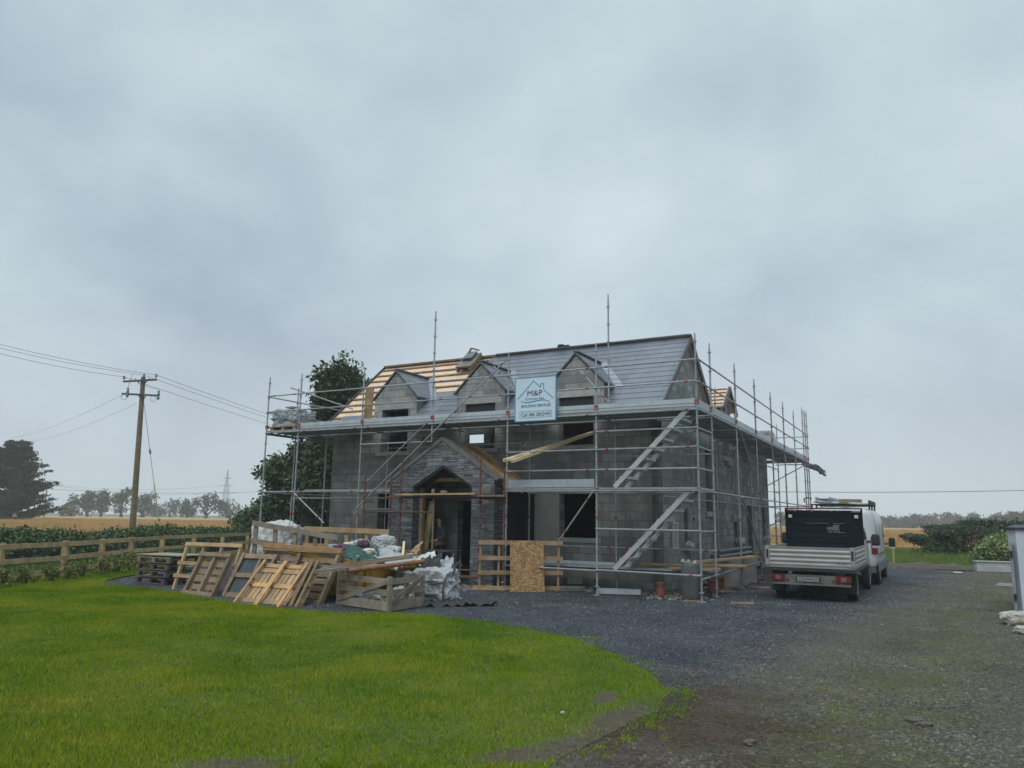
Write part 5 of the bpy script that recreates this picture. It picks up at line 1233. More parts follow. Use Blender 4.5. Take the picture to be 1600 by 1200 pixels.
# rubble strip along the walls and litter bits
def scatter_bits(name, n, fn, s0, s1, mat, lab, cat):
    m = MB()
    for i in range(n):
        x, y, z = fn(); s = random.uniform(s0, s1); a = random.uniform(0, 6.28); c, s_ = math.cos(a)*s, math.sin(a)*s; h = s*random.uniform(.3, .8); k = random.uniform(.5, 1.2)
        m.hexa([(x+c, y+s_, z), (x-s_*k, y+c*k, z), (x-c, y-s_, z), (x+s_*k, y-c*k, z), (x+c*.7, y+s_*.7, z+h), (x-s_*k*.6, y+c*k*.8, z+h), (x-c*.8, y-s_*.6, z+h*.8), (x+s_*k*.7, y-c*k*.7, z+h)])
    return tag(m.build(name, mat, uv=False), lab, cat, kind='stuff')
def wall_strip():
    if random.random() < .5: p = HW(random.uniform(-5.4, -.6), random.triangular(.6, 1.8, 1.7), 0)
    else: p = HW(random.triangular(-1.4, .1, -1.2), random.uniform(0, 9), 0)
    return p.x, p.y, 0
scatter_bits('rubble', 900, wall_strip, .02, .09, MT['rubble'], 'broken block and brick rubble strewn along the foot of the walls', 'rubble')
def porch_strip():
    p = HW(random.uniform(-9.5, -5.4), random.triangular(-1.0, .05, 0), 0); return p.x, p.y, 0
scatter_bits('stone_chippings', 500, porch_strip, .03, .12, MT['rubble'], 'dark stone chippings heaped at the foot of the porch', 'rubble')
def yard():
    while True:
        y = random.uniform(9, 22); x = random.uniform(-2, 9)
        if not inside(lawn_poly, np.array([x]), np.array([y]))[0]: return x, y, .005
scatter_bits('litter', 60, yard, .008, .02, MT['litter'], 'small white scraps littering the gravel yard', 'litter')
q = G(879, 1118); blob('stone', MT['concrete'], (q.x, q.y, .015), (.045, .03, .025), 'small pale stone on the bare soil of the lawn', 'stone', .4, 73, .2, 1.6, .3, 2)
for i, (px_, py_, s_, lb) in enumerate([(1428, 1128, .20, 'flat grey stone bedded in the drive at lower right'), (1444, 1134, .15, 'second flat grey stone bedded beside the first at lower right'), (1172, 1163, .12, 'grey stone bedded in the bottom middle of the drive')]):
    q = G(px_, py_); blob('stone', MT['pebble'], (q.x, q.y, -.01), (s_, s_*.7, .05), lb, 'stone', .4*i, 70+i, .35, 1.8, .5, 2, smooth=False)

# ================================================================== VEHICLES
def ring_sec(y, w_, z0, z1, p=.42, n=32, tumble=.06):
    out = []
    for k in range(n):
        a = 2*math.pi*k/n+math.pi/n; cx, sz = math.cos(a), math.sin(a)
        x = math.copysign(abs(cx)**p, cx); z = math.copysign(abs(sz)**p, sz); t = (z+1)/2
        out.append((x*w_*(1-tumble*t*t), y, z0+(z1-z0)*t))
    return out
def surf_x(z, w_, z0, z1, p=.42, tumble=.06):
    t = min(1, max(0, (z-z0)/(z1-z0))); sz = abs(2*t-1)**(1/p); return max(0, 1-sz*sz)**(p/2)*w_*(1-tumble*t*t)
def skin_strip(name, mat, parent, s, sec, y0, y1, z0, z1, off=.004, n=8, rake=0.0, prm=(.995, .38, 2.30, .34)):
    """thin panel following the side of a lofted body between two stations"""
    m = MB(); vs = []
    for d in (off, -.015):
        for i in range(n+1):
            z = z0+(z1-z0)*i/n; x = surf_x(z, *prm)+d
            vs += [(s*x, y0, z), (s*x, y1-rake*i/n, z)]
    k = 2*(n+1); fs = []
    for i in range(n): fs += [(2*i, 2*i+1, 2*i+3, 2*i+2), (k+2*i, k+2*i+2, k+2*i+3, k+2*i+1), (2*i, 2*i+2, k+2*i+2, k+2*i), (2*i+1, k+2*i+1, k+2*i+3, 2*i+3)]
    fs += [(0, k, k+1, 1), (2*n, 2*n+1, k+2*n+1, k+2*n)]
    return m.add(vs, fs).build(name, mat, parent)
def wheel(parent, x, y, r, wd, name='wheel'):
    wh = bpy.data.objects.new(name, None); COL.objects.link(wh); wh.parent = parent; wh.location = (x, y, r)
    m = MB(); m.lathe_x([(-wd/2+.01, r*.60), (-wd/2, r*.66), (-wd/2, r*.90), (-wd/2+.012, r*.965), (-wd/2+.035, r), (wd/2-.035, r), (wd/2-.012, r*.965), (wd/2, r*.90), (wd/2, r*.66), (wd/2-.01, r*.60)], 32); m.build('tyre', MT['tyre'], wh)
    m = MB(); m.lathe_x([(-wd/2+.03, r*.2), (-wd/2+.004, r*.59), (-wd/2+.012, r*.605), (wd/2-.012, r*.605), (wd/2-.004, r*.59), (wd/2-.03, r*.2)], 24); m.build('rim', MT['rim'], wh); return wh

def mirror(parent, s, x, y, z):
    mr = bpy.data.objects.new('mirror', None); COL.objects.link(mr); mr.parent = parent
    m = MB(); m.bar((x, y, z), (x+s*.16, y-.02, z+.02), .06, .08); m.build('arm', MT['greyplastic'], mr)
    rg = []
    for yy, k in ((-.05, .85), (0, 1), (.06, .9), (.10, .6)):
        rg.append([(x+s*.24+.105*k*math.copysign(abs(math.cos(a))**.5, math.cos(a)), y+yy, z+.06+.17*k*math.copysign(abs(math.sin(a))**.5, math.sin(a))) for a in [2*math.pi*i/20 for i in range(20)]])
    m = MB(); m.loft(rg); m.build('shell', MT['truckblack'], mr, smooth=True)
    m = MB(); m.box(x+s*.24-.08, x+s*.24+.08, y-.058, y-.053, z-.05, z+.19); m.build('mirror_glass', MT['glass'], mr)
    m = MB(); m.box(x+s*.24-.09, x+s*.24+.09, y-.045, y+.05, z-.14, z-.09); m.build('lower_cap', MT['white'], mr)

trk = empty('flatbed_truck', 'white dropside flatbed truck with dark headboard parked beside the house', 'truck', HW(2.095, 1.7), HA)
HWD = .975; BL = 3.0; ZB, ZT = .82, 1.24
m = MB(); m.box(-HWD, HWD, .0, BL, ZB-.06, ZB-.001); m.build('bed_floor', MT['aluboard'], trk)
m = MB(); m.box(-HWD-.01, HWD+.01, -.02, BL, ZB-.14, ZB-.062); m.build('bed_frame', MT['truckblack'], trk)
def ribbed(p, q, out, name, lat):
    """corrugated drop side between two points, facing direction out"""
    p = Vector(p); q = Vector(q); out = Vector(out); n = 40; prof = []
    for i in range(n+1):
        t = i/n; d = .006*math.cos(t*math.pi*2*4)*(1 if .08 < t < .92 else .3)+.012; prof.append((d, ZB+(ZT-ZB)*t))
    m = MB(); vs = []
    for d, z in prof:
        for e in (p, q): vs.append(e+out*d+Vector((0, 0, z)))
    for d, z in prof:
        for e in (p, q): vs.append(e-out*.02+Vector((0, 0, z)))
    fs = []
    for i in range(n): fs.append((2*i, 2*i+1, 2*i+3, 2*i+2)); o = 2*(n+1); fs.append((o+2*i, o+2*i+2, o+2*i+3, o+2*i+1))
    o = 2*(n+1); fs += [(2*n, 2*n+1, o+2*n+1, o+2*n), (0, o, o+1, 1)]
    for e in (0, 1): fs += [(2*i+e, 2*i+2+e, o+2*i+2+e, o+2*i+e) for i in range(n)]
    m.add(vs, fs); b_ = m.build(name, MT['aluboard'], trk)
    return b_
tb = ribbed((-HWD+.09, 0, 0), (HWD-.09, 0, 0), (0, -1, 0), 'tailboard', True)
ribbed((HWD, .09, 0), (HWD, BL-.05, 0), (1, 0, 0), 'side_board', True); ribbed((-HWD, .09, 0), (-HWD, BL-.05, 0), (-1, 0, 0), 'side_board', True)
for s in (-1, 1):
    x0, x1 = sorted((s*HWD-s*.088, s*HWD+s*.012)); m = MB(); m.box(x0, x1, -.03, .086, ZB-.01, ZT+.012); c_ = m.build('corner_post', MT['aluboard'], trk)
    m = MB(); m.box((x0+x1)/2-.024, (x0+x1)/2+.024, -.036, -.031, ZB+.14, ZT-.07); m.build('latch', MT['truckblack'], c_)
    if s > 0: m = MB(); m.box(x1+.001, x1+.006, .0, .05, ZB+.14, ZT-.07); m.build('latch', MT['truckblack'], c_)
m = MB()
for pts in ([(.62, .075), (.665, .075), (.64, .05), (.615, .05)], [(.675, .07), (.71, .07), (.69, .05)], [(.72, .065), (.82, .065), (.82, .055), (.72, .055)]):
    m.slab([(x, ZB+z) for x, z in pts], [], lambda x, z: (x, -.030, z), lambda x, z: (x, -.027, z))
m.build('maker_mark', MT['ink'], tb)
hb = bpy.data.objects.new('headboard', None); COL.objects.link(hb); hb.parent = trk
HT = 2.17
m = MB(); m.box(-HWD+.03, HWD-.03, BL-.02, BL+.02, ZB, HT-.04); m.build('panel', MT['navy'], hb)
m = MB()
for s in (-1, 1): m.box(s*HWD-.04 if s > 0 else -HWD-.0, s*HWD if s > 0 else -HWD+.04, BL-.05, BL+.05, ZB, HT)
m.box(-HWD+.04, HWD-.04, BL-.045, BL+.045, HT-.10, HT-.03); m.build('frame', MT['navy'], hb)
m = MB(); m.box(-HWD+.0, HWD-.0, BL-.05, BL+.06, HT+.001, HT+.035); m.build('red_strip', MT['lampred'], hb)
m = MB(); m.box(HWD-.26, HWD-.045, BL-.06, BL-.046, HT-.075, HT-.03); m.build('sticker', MT['plate'], hb)
m = MB()
for z in (1.30, 1.42, 1.60, 1.78, 1.98): m.box(-HWD+.05, HWD-.05, BL-.035, BL-.021, z-.012, z+.012)
m.build('rib', MT['navy'], hb)
for s in (-1, 1):
    m = MB(); m.box(s*.83-.055, s*.83+.055, BL-.11, BL-.046, 1.93, 2.03); wl_ = m.build('work_lamp', MT['truckblack'], hb)
    m = MB(); m.box(s*.83-.045, s*.83+.045, BL-.116, BL-.111, 1.94, 2.02); m.build('lens', MT['worklamp'], wl_)
for x in (-.7, -.28, .22, .38): m = MB(); m.tube((x, BL-.052, 2.115), (x, BL-.046, 2.115), .016, 8); m.build('rivet', MT['plate'], hb)
# pale shapes painted for light through the punched window, behind a bar grid
pw = bpy.data.objects.new('punched_window', None); COL.objects.link(pw); pw.parent = trk
m = MB()
for x0, x1, z0, z1 in ((-.42, .07, 1.775, 1.80), (.07, .13, 1.765, 1.80), (.245, .52, 1.775, 1.80), (.10, .20, 1.655, 1.70), (.09, .37, 1.585, 1.70), (.24, .40, 1.70, 1.80), (-.44, .10, 1.77, 1.80), (.245, .40, 1.56, 1.655), (.11, .20, 1.56, 1.60), (.37, .52, 1.553, 1.565)):
    m.box(x0, x1, BL-.0225-.0005*len(m.f)/6, BL-.0205, z0, z1)
m.build('light_shapes', MT['plate'], pw)
m = MB()
for i in range(24): x = -.44+.042*i; m.box(x-.005, x+.005, BL-.026, BL-.024, 1.54, 1.765)
for i in range(6): z = 1.55+.042*i; m.box(-.44, .54, BL-.0265, BL-.0241, z-.005, z+.005)
m.build('grille', MT['navy'], pw)
# cab in front of the headboard
m = MB(); m.loft([ring_sec(BL+.12, .90, .75, 2.06), ring_sec(BL+.2, .96, .55, 2.12), ring_sec(BL+.9, .97, .5, 2.12), ring_sec(BL+1.35, .96, .5, 1.95), ring_sec(BL+1.9, .95, .5, 1.42, tumble=.02), ring_sec(BL+2.5, .90, .45, 1.15), ring_sec(BL+2.7, .80, .45, .95)])
cab = m.build('cab', MT['white'], trk, smooth=True)
for s in (-1, 1):
    skin_strip('side_window', MT['glass'], cab, s, None, BL+.32, BL+1.25, 1.38, 1.90, .004, 8, .4, (.965, .5, 2.10, .42)); skin_strip('door_seam', MT['greyplastic'], cab, s, None, BL+.28, BL+.292, .6, 1.95, .001, 8, 0, (.965, .5, 2.12, .42))
for s in (-1, 1): mirror(trk, s, s*.94, BL+1.15, 1.30)
m = MB(); m.box(-.42, -.34, .1, BL+1.6, .48, .66).box(.34, .42, .1, BL+1.6, .48, .66)
for y in (.3, 1.6, 2.6): m.box(-.34, .34, y, y+.08, .5, .62)
m.box(-.30, .30, .35, 1.4, .42, .6); m.build('chassis', MT['truckblack'], trk)
m = MB(); m.box(-.86, .86, .02, .08, .39, .60); m.bar((-.87, .0, .385), (.87, .0, .385), .05, .03); lb_ = m.build('light_bar', MT['grime'], trk)
for x in (-.5, -.12, .25, .5): m = MB(); m.tube((x, -.01, .48 if abs(x) > .3 else .41), (x, .02, .48 if abs(x) > .3 else .41), .022, 8); m.build('bolt', MT['truckblack'], lb_)
for s in (-1, 1):
    m = MB(); m.box(s*.72-.16, s*.72+.16, -.035, .018, .46, .60); tl_ = m.build('tail_light', MT['lampred'], trk)
    m = MB(); m.box(s*.72-.05, s*.72+.06, -.040, -.036, .485, .575); m.build('clear_lens', MT['lampclear'], tl_)
npl = bpy.data.objects.new('number_plate', None); COL.objects.link(npl); npl.parent = trk
m = MB(); m.box(-.32, .22, .004, .018, .435, .565); m.build('holder', MT['truckblack'], npl)
m = MB(); m.box(-.29, .19, -.002, .003, .45, .555); m.build('panel', MT['plate'], npl)
text('222-MH-606', -.05, .502, .095, MT['ink'], npl, y=-.003, width=.42, ext=.001)
for s in (-1, 1):
    wheel(trk, s*.80, 1.0, .345, .24); wheel(trk, s*.84, BL+1.75, .345, .2)
    x0, x1 = sorted((s*.70, s*.95)); m = MB(); m.path([(s*.82, 1.0+.44*math.cos(a), .34+.42*math.sin(a)) for a in [R(20+14*i) for i in range(11)]], .02, 4); m.box(x0, x1, .52, .54, .18, .66); m.build('mudguard', MT['truckblack'], trk)

van = empty('panel_van', 'pale panel van with ladders on its roof parked ahead of the flatbed', 'van', HW(2.2, 7.6), HA)
m = MB(); m.loft([ring_sec(-.0, .90, .45, 2.16, .34), ring_sec(.06, .97, .40, 2.24, .34), ring_sec(.5, .995, .38, 2.30, .34), ring_sec(3.4, .995, .38, 2.30, .34), ring_sec(4.0, .985, .38, 2.2, .36), ring_sec(4.5, .97, .38, 1.75, .38), ring_sec(4.85, .95, .38, 1.28, .38), ring_sec(5.3, .90, .40, 1.1, .4), ring_sec(5.45, .75, .45, .9, .4)])
vb = m.build('body', MT['white'], van, smooth=True)
m = MB()
for s in (-1, 1):
    m.box(min(s*.975, s*1.012), max(s*.975, s*1.012), .15, 4.9, .40, .62).box(min(s*.99, s*1.006), max(s*.99, s*1.006), .6, 3.3, .86, .94)
m.box(-.93, .93, -.05, .05, .38, .58); m.build('lower_trim', MT['greyplastic'], van)
for s in (-1, 1):
    x0, x1 = sorted((s*.84, s*1.0)); m = MB(); m.box(x0, x1, -.02, .10, .92, 1.42); tl_ = m.build('tail_light', MT['lampred'], van)
    m = MB(); m.box(x0+.02, x1+.001 if s > 0 else x1-.02, -.024, .06, 1.08, 1.30); m.build('clear_lens', MT['lampclear'], tl_)
    skin_strip('side_window', MT['glass'], vb, s, None, 3.72, 4.35, 1.35, 1.98, .004, 8, .35, (.985, .38, 2.25, .35))
    for y in (3.50, 1.9, .36): skin_strip('door_seam', MT['greyplastic'], vb, s, None, y, y+.012, .66, 2.12, .001)
    mirror(van, s, s*.95, 4.45, 1.12)
    for y in (1.0, 4.55): wheel(van, s*.86, y, .345, .215)
m = MB(); m.box(-.6, .6, -.012, .0, 1.45, 1.95); m.build('rear_window', MT['glass'], vb)
m = MB(); m.box(-.008, .008, -.015, .0, .6, 2.1); m.build('door_seam', MT['greyplastic'], vb)
rk = bpy.data.objects.new('roof_rack', None); COL.objects.link(rk); rk.parent = van
for y in (.5, 1.6, 2.8):
    m = MB(); m.bar((-.85, y, 2.37), (.85, y, 2.37), .05, .04); m.build('crossbar', MT['truckblack'], rk)
    for s in (-1, 1): m = MB(); m.bar((s*.82, y, 2.22), (s*.82, y, 2.36), .05, .04, (0, 1, 0)); m.build('foot', MT['truckblack'], rk)
m = MB(); m.bar((.83, .3, 2.44), (.83, 3.0, 2.44), .04, .12); m.build('side_rail', MT['truckblack'], rk)
m = MB(); m.tube((-.75, .42, 2.45), (.8, .42, 2.39), .03, 8); m.build('roller', MT['steel'], rk)
ld = empty('ladder', 'aluminium ladder stacked on the left of the van roof', 'ladder', HW(2.2-.45, 7.75, 2.41), HA)
for k in range(2):
    for x in (-.2, .2): m = MB(); m.bar((x, 0, .04+.1*k), (x, 3.4, .04+.1*k), .035, .08); m.build('rail', MT['steel'], ld)
    m = MB()
    for i in range(12): m.tube((-.19, .2+.27*i, .04+.1*k), (.19, .2+.27*i, .04+.1*k), .016, 6)
    m.build('rungs', MT['steel'], ld)
m = MB(); m.bar((0, 0, 0), (.25, 2.4, .06), .22, .12); tag(m.build('plank_bundle', MT['tanwood'], loc=HW(2.32, 7.7, 2.47), rz=HA), 'bundle of tan planks on the van roof beside the ladder', 'planks')
m = MB(); m.path([(-.25, 0, 0), (-.28, 0, .10), (-.2, 0, .15), (-.05, 0, .12)], .022, 6); tag(m.build('ladder_hook', MT['truckblack'], loc=HW(1.50, 7.62, 2.42), rz=HA), 'dark hooked ladder stay at the left end of the van roof load', 'hook')

# ================================================================== right edge: wall, gate, low wall
gw = empty('garden_wall', 'white rendered wall with dark slate cap at the right edge', 'wall', (10.98, 16.75, 0), R(-5))
m = MB(); m.box(0, 4.0, 0, .32, 0, 1.72); m.build('render', MT['whitewall'], gw)
m = MB(); m.box(-.05, 4.05, -.05, .37, 1.722, 1.765); m.hexa([(-.02, -.02, 1.767), (4.02, -.02, 1.767), (4.02, .34, 1.767), (-.02, .34, 1.767), (.1, .14, 1.83), (4.0, .14, 1.83), (4.0, .18, 1.83), (.1, .18, 1.83)]); m.build('cap', MT['cap'], gw)
gt = empty('gate', 'grey metal gate folded open against the white wall', 'gate', (10.84, 16.75, 0), R(57))
m = MB(); m.box(0, .06, -.03, .03, .05, 1.46).box(2.4, 2.46, -.03, .03, .05, 1.46).box(.06, 2.4, -.025, .025, .08, .14).box(.06, 2.4, -.025, .025, 1.38, 1.44); m.build('frame', MT['gate'], gt)
m = MB()
for i in range(14): m.box(.07+.166*i, .07+.166*i+.15, -.012, .012, .141, 1.379)
m.build('infill_boards', MT['gate'], gt)
for z in (.3, 1.2): m = MB(); m.tube((-.03, 0, z-.07), (-.03, 0, z+.07), .03, 8); m.build('hinge', MT['truckblack'], gt)
q = G(1556, 893); lw = empty('low_stone_wall', 'low pale stone wall in front of the light green shrub', 'wall', (q.x-.4, q.y, 0), R(-14))
m = MB(); m.box(-.3, 3.0, 0, .35, 0, .36); m.build('stonework', MT['whitestone'], lw)
m = MB(); m.box(-.34, 3.04, -.04, .39, .361, .40); m.build('coping', MT['lintel'], lw)
for i, (px_, py_, s, lb) in enumerate([(1597, 977, (.62, .5, .28), 'large pale broken boulder at the foot of the white wall'), (1600, 990, (.3, .25, .14), 'small pale stone in front of the boulder by the white wall'), (1496, 896, (.5, .3, .06), 'flat pale stone where the drive meets the rough grass')]):
    q = G(px_, py_); blob('boulder', MT['boulder'], (q.x, q.y, 0), s, lb, 'stone', .5*i, 80+i, .25, 1.8, .4, 3, smooth=False)
q = G(1578, 917); m = MB(); m.bar((0, 0, .01), (.5, .6, .05), .5, .03); tag(m.build('slab', MT['coping'], loc=(q.x-.15, q.y, 0)), 'pale slab lying on gravel behind the grey gate', 'slab')
q = G(1397, 884); m = MB(); m.tube((0, 0, 0), (0, 0, .85), .045, 10); m.tube((0, 0, .85), (0, 0, .88), .03, 10); tag(m.build('marker_post', MT['yellowtube'], loc=(q.x, q.y, 0)), 'yellow marker post in the rough grass right of the van', 'post')
# earth berm at the end of the drive
m = MB(); n = 60; vs = []
for i in range(n+1):
    t = i/n; p = Vector((14.8+5.5*t, 33.6-1.9*t+.3*math.sin(t*3), 0))
    for j in range(13):
        u = j/12; h = .22*math.sin(u*math.pi)**1.3*(.55+.6*noise.noise(Vector((t*7, u*2, 1)))+.25)*math.sin(min(1, t*6, (1-t)*5)*math.pi/2)
        vs.append((p.x+.2*(u-.5), p.y+(u-.5)*1.6, max(h, 0)+.002+.05*noise.noise(Vector((t*30, u*8, 2)))))
m.add(vs, [(i*13+j, i*13+j+1, (i+1)*13+j+1, (i+1)*13+j) for i in range(n) for j in range(12)]); tag(m.build('earth_bank', MT['soil'], smooth=True), kind='structure')

# ================================================================== fence on the left
fn = empty('post_and_rail_fence', 'timber post and rail fence with wire mesh along the lawn', 'fence', (-12.8, 20, 0), 0)
pts = [(-.05, -5.6), (-.02, -3.0), (.05, -.5), (.10, 2.2), (0, 4.4), (-.16, 6.6), (-.1, 8.8), (.1, 11.2), (.35, 13.6), (.52, 16.3)]
for x, y in pts: m = MB(); m.box(x-.07, x+.07, y-.07, y+.07, 0, .975+random.uniform(-.015, .01)); m.build('post', MT['fencewood'], fn)
for (x0, y0), (x1, y1) in zip(pts, pts[1:]):
    for z in (.90, .52, .16): m = MB(); m.bar((x0+.085, y0+.005, z+random.uniform(-.015, .015)), (x1+.085, y1-.005, z+random.uniform(-.015, .015)), .04, .125); m.build('rail', MT['fencewood'], fn)
m = MB()
for (x0, y0), (x1, y1) in zip(pts, pts[1:]):
    k = int(abs(y1-y0)/.12)
    for i in range(k):
        t = i/k; m.bar((x0+(x1-x0)*t-.07, y0+(y1-y0)*t, .02), (x0+(x1-x0)*t-.07, y0+(y1-y0)*t, .95), .006, .006)
    for j in range(8): z = .05+.125*j; m.bar((x0-.07, y0, z), (x1-.07, y1, z), .006, .006)
m.build('wire_mesh', MT['wire'], fn, uv=False)
m = MB(); m.box(-.09, .09, -.09, .09, 0, 1.15); tag(m.build('gate_post', MT['verge'], loc=(-12.22, 36.6, 0)), 'dark thick post ending the timber fence', 'post')

# ================================================================== VEGETATION
def leaf_quads(cent, size, n_per, spread, flat=(1, 1, 1), droop=0, aspect=.6):
    """clusters of small diamond leaves round the centres"""
    C_ = np.repeat(np.asarray(cent, float), n_per, 0); n = len(C_)
    p = C_+RNG.normal(size=(n, 3))*spread*np.array(flat)
    a = RNG.normal(size=(n, 3)); a[:, 2] -= droop; a /= np.linalg.norm(a, axis=1, keepdims=True)
    b_ = RNG.normal(size=(n, 3)); b_ -= a*np.sum(a*b_, 1, keepdims=True); b_ /= np.linalg.norm(b_, axis=1, keepdims=True)
    s = size*(.55+.9*RNG.random((n, 1))); a *= s; b_ = b_*s*aspect
    return np.stack([p-a, p-b_*.9+a*.1, p+a, p+b_*.9+a*.1], 1)
def shell_points(c, r, n, lo=.55):
    d = RNG.normal(size=(n, 3)); d /= np.linalg.norm(d, axis=1, keepdims=True); return np.asarray(c)+d*np.asarray(r)*(lo+(1-lo)*RNG.random((n, 1))**.6)
def tree(name, label, loc, blobs, leaf, ncl, nper, spread, mat, trunk_r, group=None, cat='tree', bark=None, base_h=None, bare=0, droop=0, lo=.45):
    """blobs: (dx, dy, z, rx, ry, rz) around the trunk base"""
    t = empty(name, label, cat, loc, 0, group); m = MB(); bl = blobs
    top = max(b_[2] for b_ in bl); cz = sum(b_[2] for b_ in bl)/len(bl); fork = base_h if base_h else min(b_[2]-b_[5]*.4 for b_ in bl)*.8+.3
    fork = max(fork, .4); jx = random.uniform(-.1, .1)*trunk_r*4
    m.path([(0, 0, -.02), (jx*.3, 0, fork*.5), (jx, 0, fork)], [trunk_r*1.25, trunk_r, trunk_r*.85], 9)
    for b_ in bl:
        e = Vector(b_[:3]); s = Vector((jx, 0, fork*random.uniform(.75, 1.0))); md = (s+e)/2+Vector((random.uniform(-.1, .1), random.uniform(-.1, .1), .08))*(e-s).length
        m.path([s, md, e], [trunk_r*.6, trunk_r*.38, trunk_r*.14], 6)
        for k in range(4+bare):
            d = Vector((random.gauss(0, 1), random.gauss(0, 1), random.gauss(.2, .8))).normalized(); q = e+Vector((d.x*b_[3], d.y*b_[4], d.z*b_[5]))*.95
            m.path([md.lerp(e, random.random()), (e+q)/2+Vector((0, 0, .06*b_[5])), q], [trunk_r*.2, trunk_r*.12, trunk_r*.04], 5)
    m.build('trunk', bark or MT['bark'], t)
    tot = sum(b_[3]*b_[4]+b_[5]*b_[3] for b_ in bl); cs = []
    for b_ in bl: cs.append(shell_points(b_[:3], b_[3:], max(4, int(ncl*(b_[3]*b_[4]+b_[5]*b_[3])/tot)), lo))
    cs = np.concatenate(cs); keep = RNG.random(len(cs)) < .80; cs = cs[keep]
    tw = np.concatenate([shell_points(b_[:3], b_[3:], max(2, int(.13*ncl*(b_[3]*b_[4]+b_[5]*b_[3])/tot)), .98) for b_ in bl]); ctr = np.array([np.mean([b_[i] for b_ in bl]) for i in range(3)]); tw = ctr+(tw-ctr)*(1.03+.16*RNG.random((len(tw), 1)))

    quads_mesh('crown', np.concatenate([leaf_quads(cs, leaf, nper, spread, droop=droop), leaf_quads(tw, leaf*.8, max(3, nper//2), spread*.9)]), mat, t); return t
# ash tree behind the left gable; blobs follow its tall main head and its broad lower skirts
def PB(base, px, py, rx, rz, dep, ry=None):
    p = D(px, py, dep)-base; return (p.x, p.y, p.z, rx*dep/FPX, (ry or rx)*dep/FPX, rz*dep/FPX)
B0 = Vector((-10.2, 38.5, 0))
tree('tree', 'large dark green broadleaf tree standing behind the left end of the house', B0,
     [PB(B0, x, y, a, b_, d) for x, y, a, b_, d in ((528, 597, 34, 27, 37), (552, 620, 32, 30, 38), (520, 632, 30, 24, 38), (505, 648, 18, 10, 39), (550, 655, 30, 24, 38), (486, 708, 26, 16, 39), (510, 720, 34, 32, 38), (455, 738, 34, 26, 39), (430, 745, 20, 20, 38), (490, 765, 46, 36, 38), (590, 640, 32, 30, 40))],
     .115, 1150, 27, .21, MT['leafA'], .30, lo=.62)
B1 = Vector((-12.6, 40.5, 0))
tree('ivy_bush', 'dark rounded ivy thicket at the end of the hedge left of the house', B1,
     [PB(B1, x, y, a, b_, d) for x, y, a, b_, d in ((452, 800, 46, 34, 40), (420, 812, 34, 24, 41), (395, 818, 28, 16, 42), (470, 830, 46, 34, 39), (415, 795, 12, 12, 40), (505, 800, 40, 50, 40))],
     .10, 1200, 26, .20, MT['leafivy'], .14, cat='bush', base_h=.5)
# hedge behind the fence
def hedge(name, label, path, w_, h_, n, leaf, mat, cat='hedge', noise_amp=.35, seed=0):
    t = empty(name, label, cat, (0, 0, 0)); P0 = [Vector((x, y, 0)) for x, y in path]; L = [0]
    for a, b_ in zip(P0, P0[1:]): L.append(L[-1]+(b_-a).length)
    s = RNG.random(n)*L[-1]; idx = np.clip(np.searchsorted(L, s)-1, 0, len(P0)-2); A = np.array([tuple(p) for p in P0]); Ld = np.array(L)
    f = (s-Ld[idx])/(Ld[idx+1]-Ld[idx]); c = A[idx]*(1-f)[:, None]+A[idx+1]*f[:, None]; d = A[idx+1]-A[idx]; d /= np.linalg.norm(d, axis=1, keepdims=True); nr = np.stack([-d[:, 1], d[:, 0], 0*d[:, 0]], 1)
    hh = h_*(1-noise_amp/2+noise_amp*vnoise(s*.9, s*.0+seed, 1+seed)+noise_amp*.6*(vnoise(s*2.7, s*0+3, 2+seed)-.5))
    a = RNG.random(n)*np.pi; rr = .72+.3*RNG.random(n)**.5
    p = c+nr*(np.cos(a)*w_/2*rr)[:, None]; p[:, 2] = np.where(RNG.random(n) < .35, RNG.random(n)*hh*.95, np.sin(a)**.5*hh*rr)
    quads_mesh('foliage', leaf_quads(p, leaf, 9, leaf*1.5), mat, t)
    m = MB()
    for a_, b_ in zip(P0, P0[1:]):
        k = max(2, int((b_-a_).length/.6)); dr = (b_-a_).normalized(); nn = Vector((-dr.y, dr.x, 0)); rg = []
        for i in range(k+1):
            q = a_.lerp(b_, i/k); sc = 1+.2*noise.noise(q*.8+Vector((0, 0, seed)))
            rg.append([q+nn*(math.cos(t_)*w_*.36*sc)+Vector((0, 0, max(0, math.sin(t_))*h_*.66*sc)) for t_ in [R(-5+190*j/9) for j in range(10)]])
        m.loft(rg)
    m.build('twiggy_core', MT['farbark'], t); return t
hedge('hedge', 'leafy green bramble hedge behind the timber fence', [(-15.6, 15), (-15.2, 22), (-15.2, 29), (-14.6, 36), (-13.4, 41)], 2.0, 1.04, 9000, .058, MT['leafhedge'])
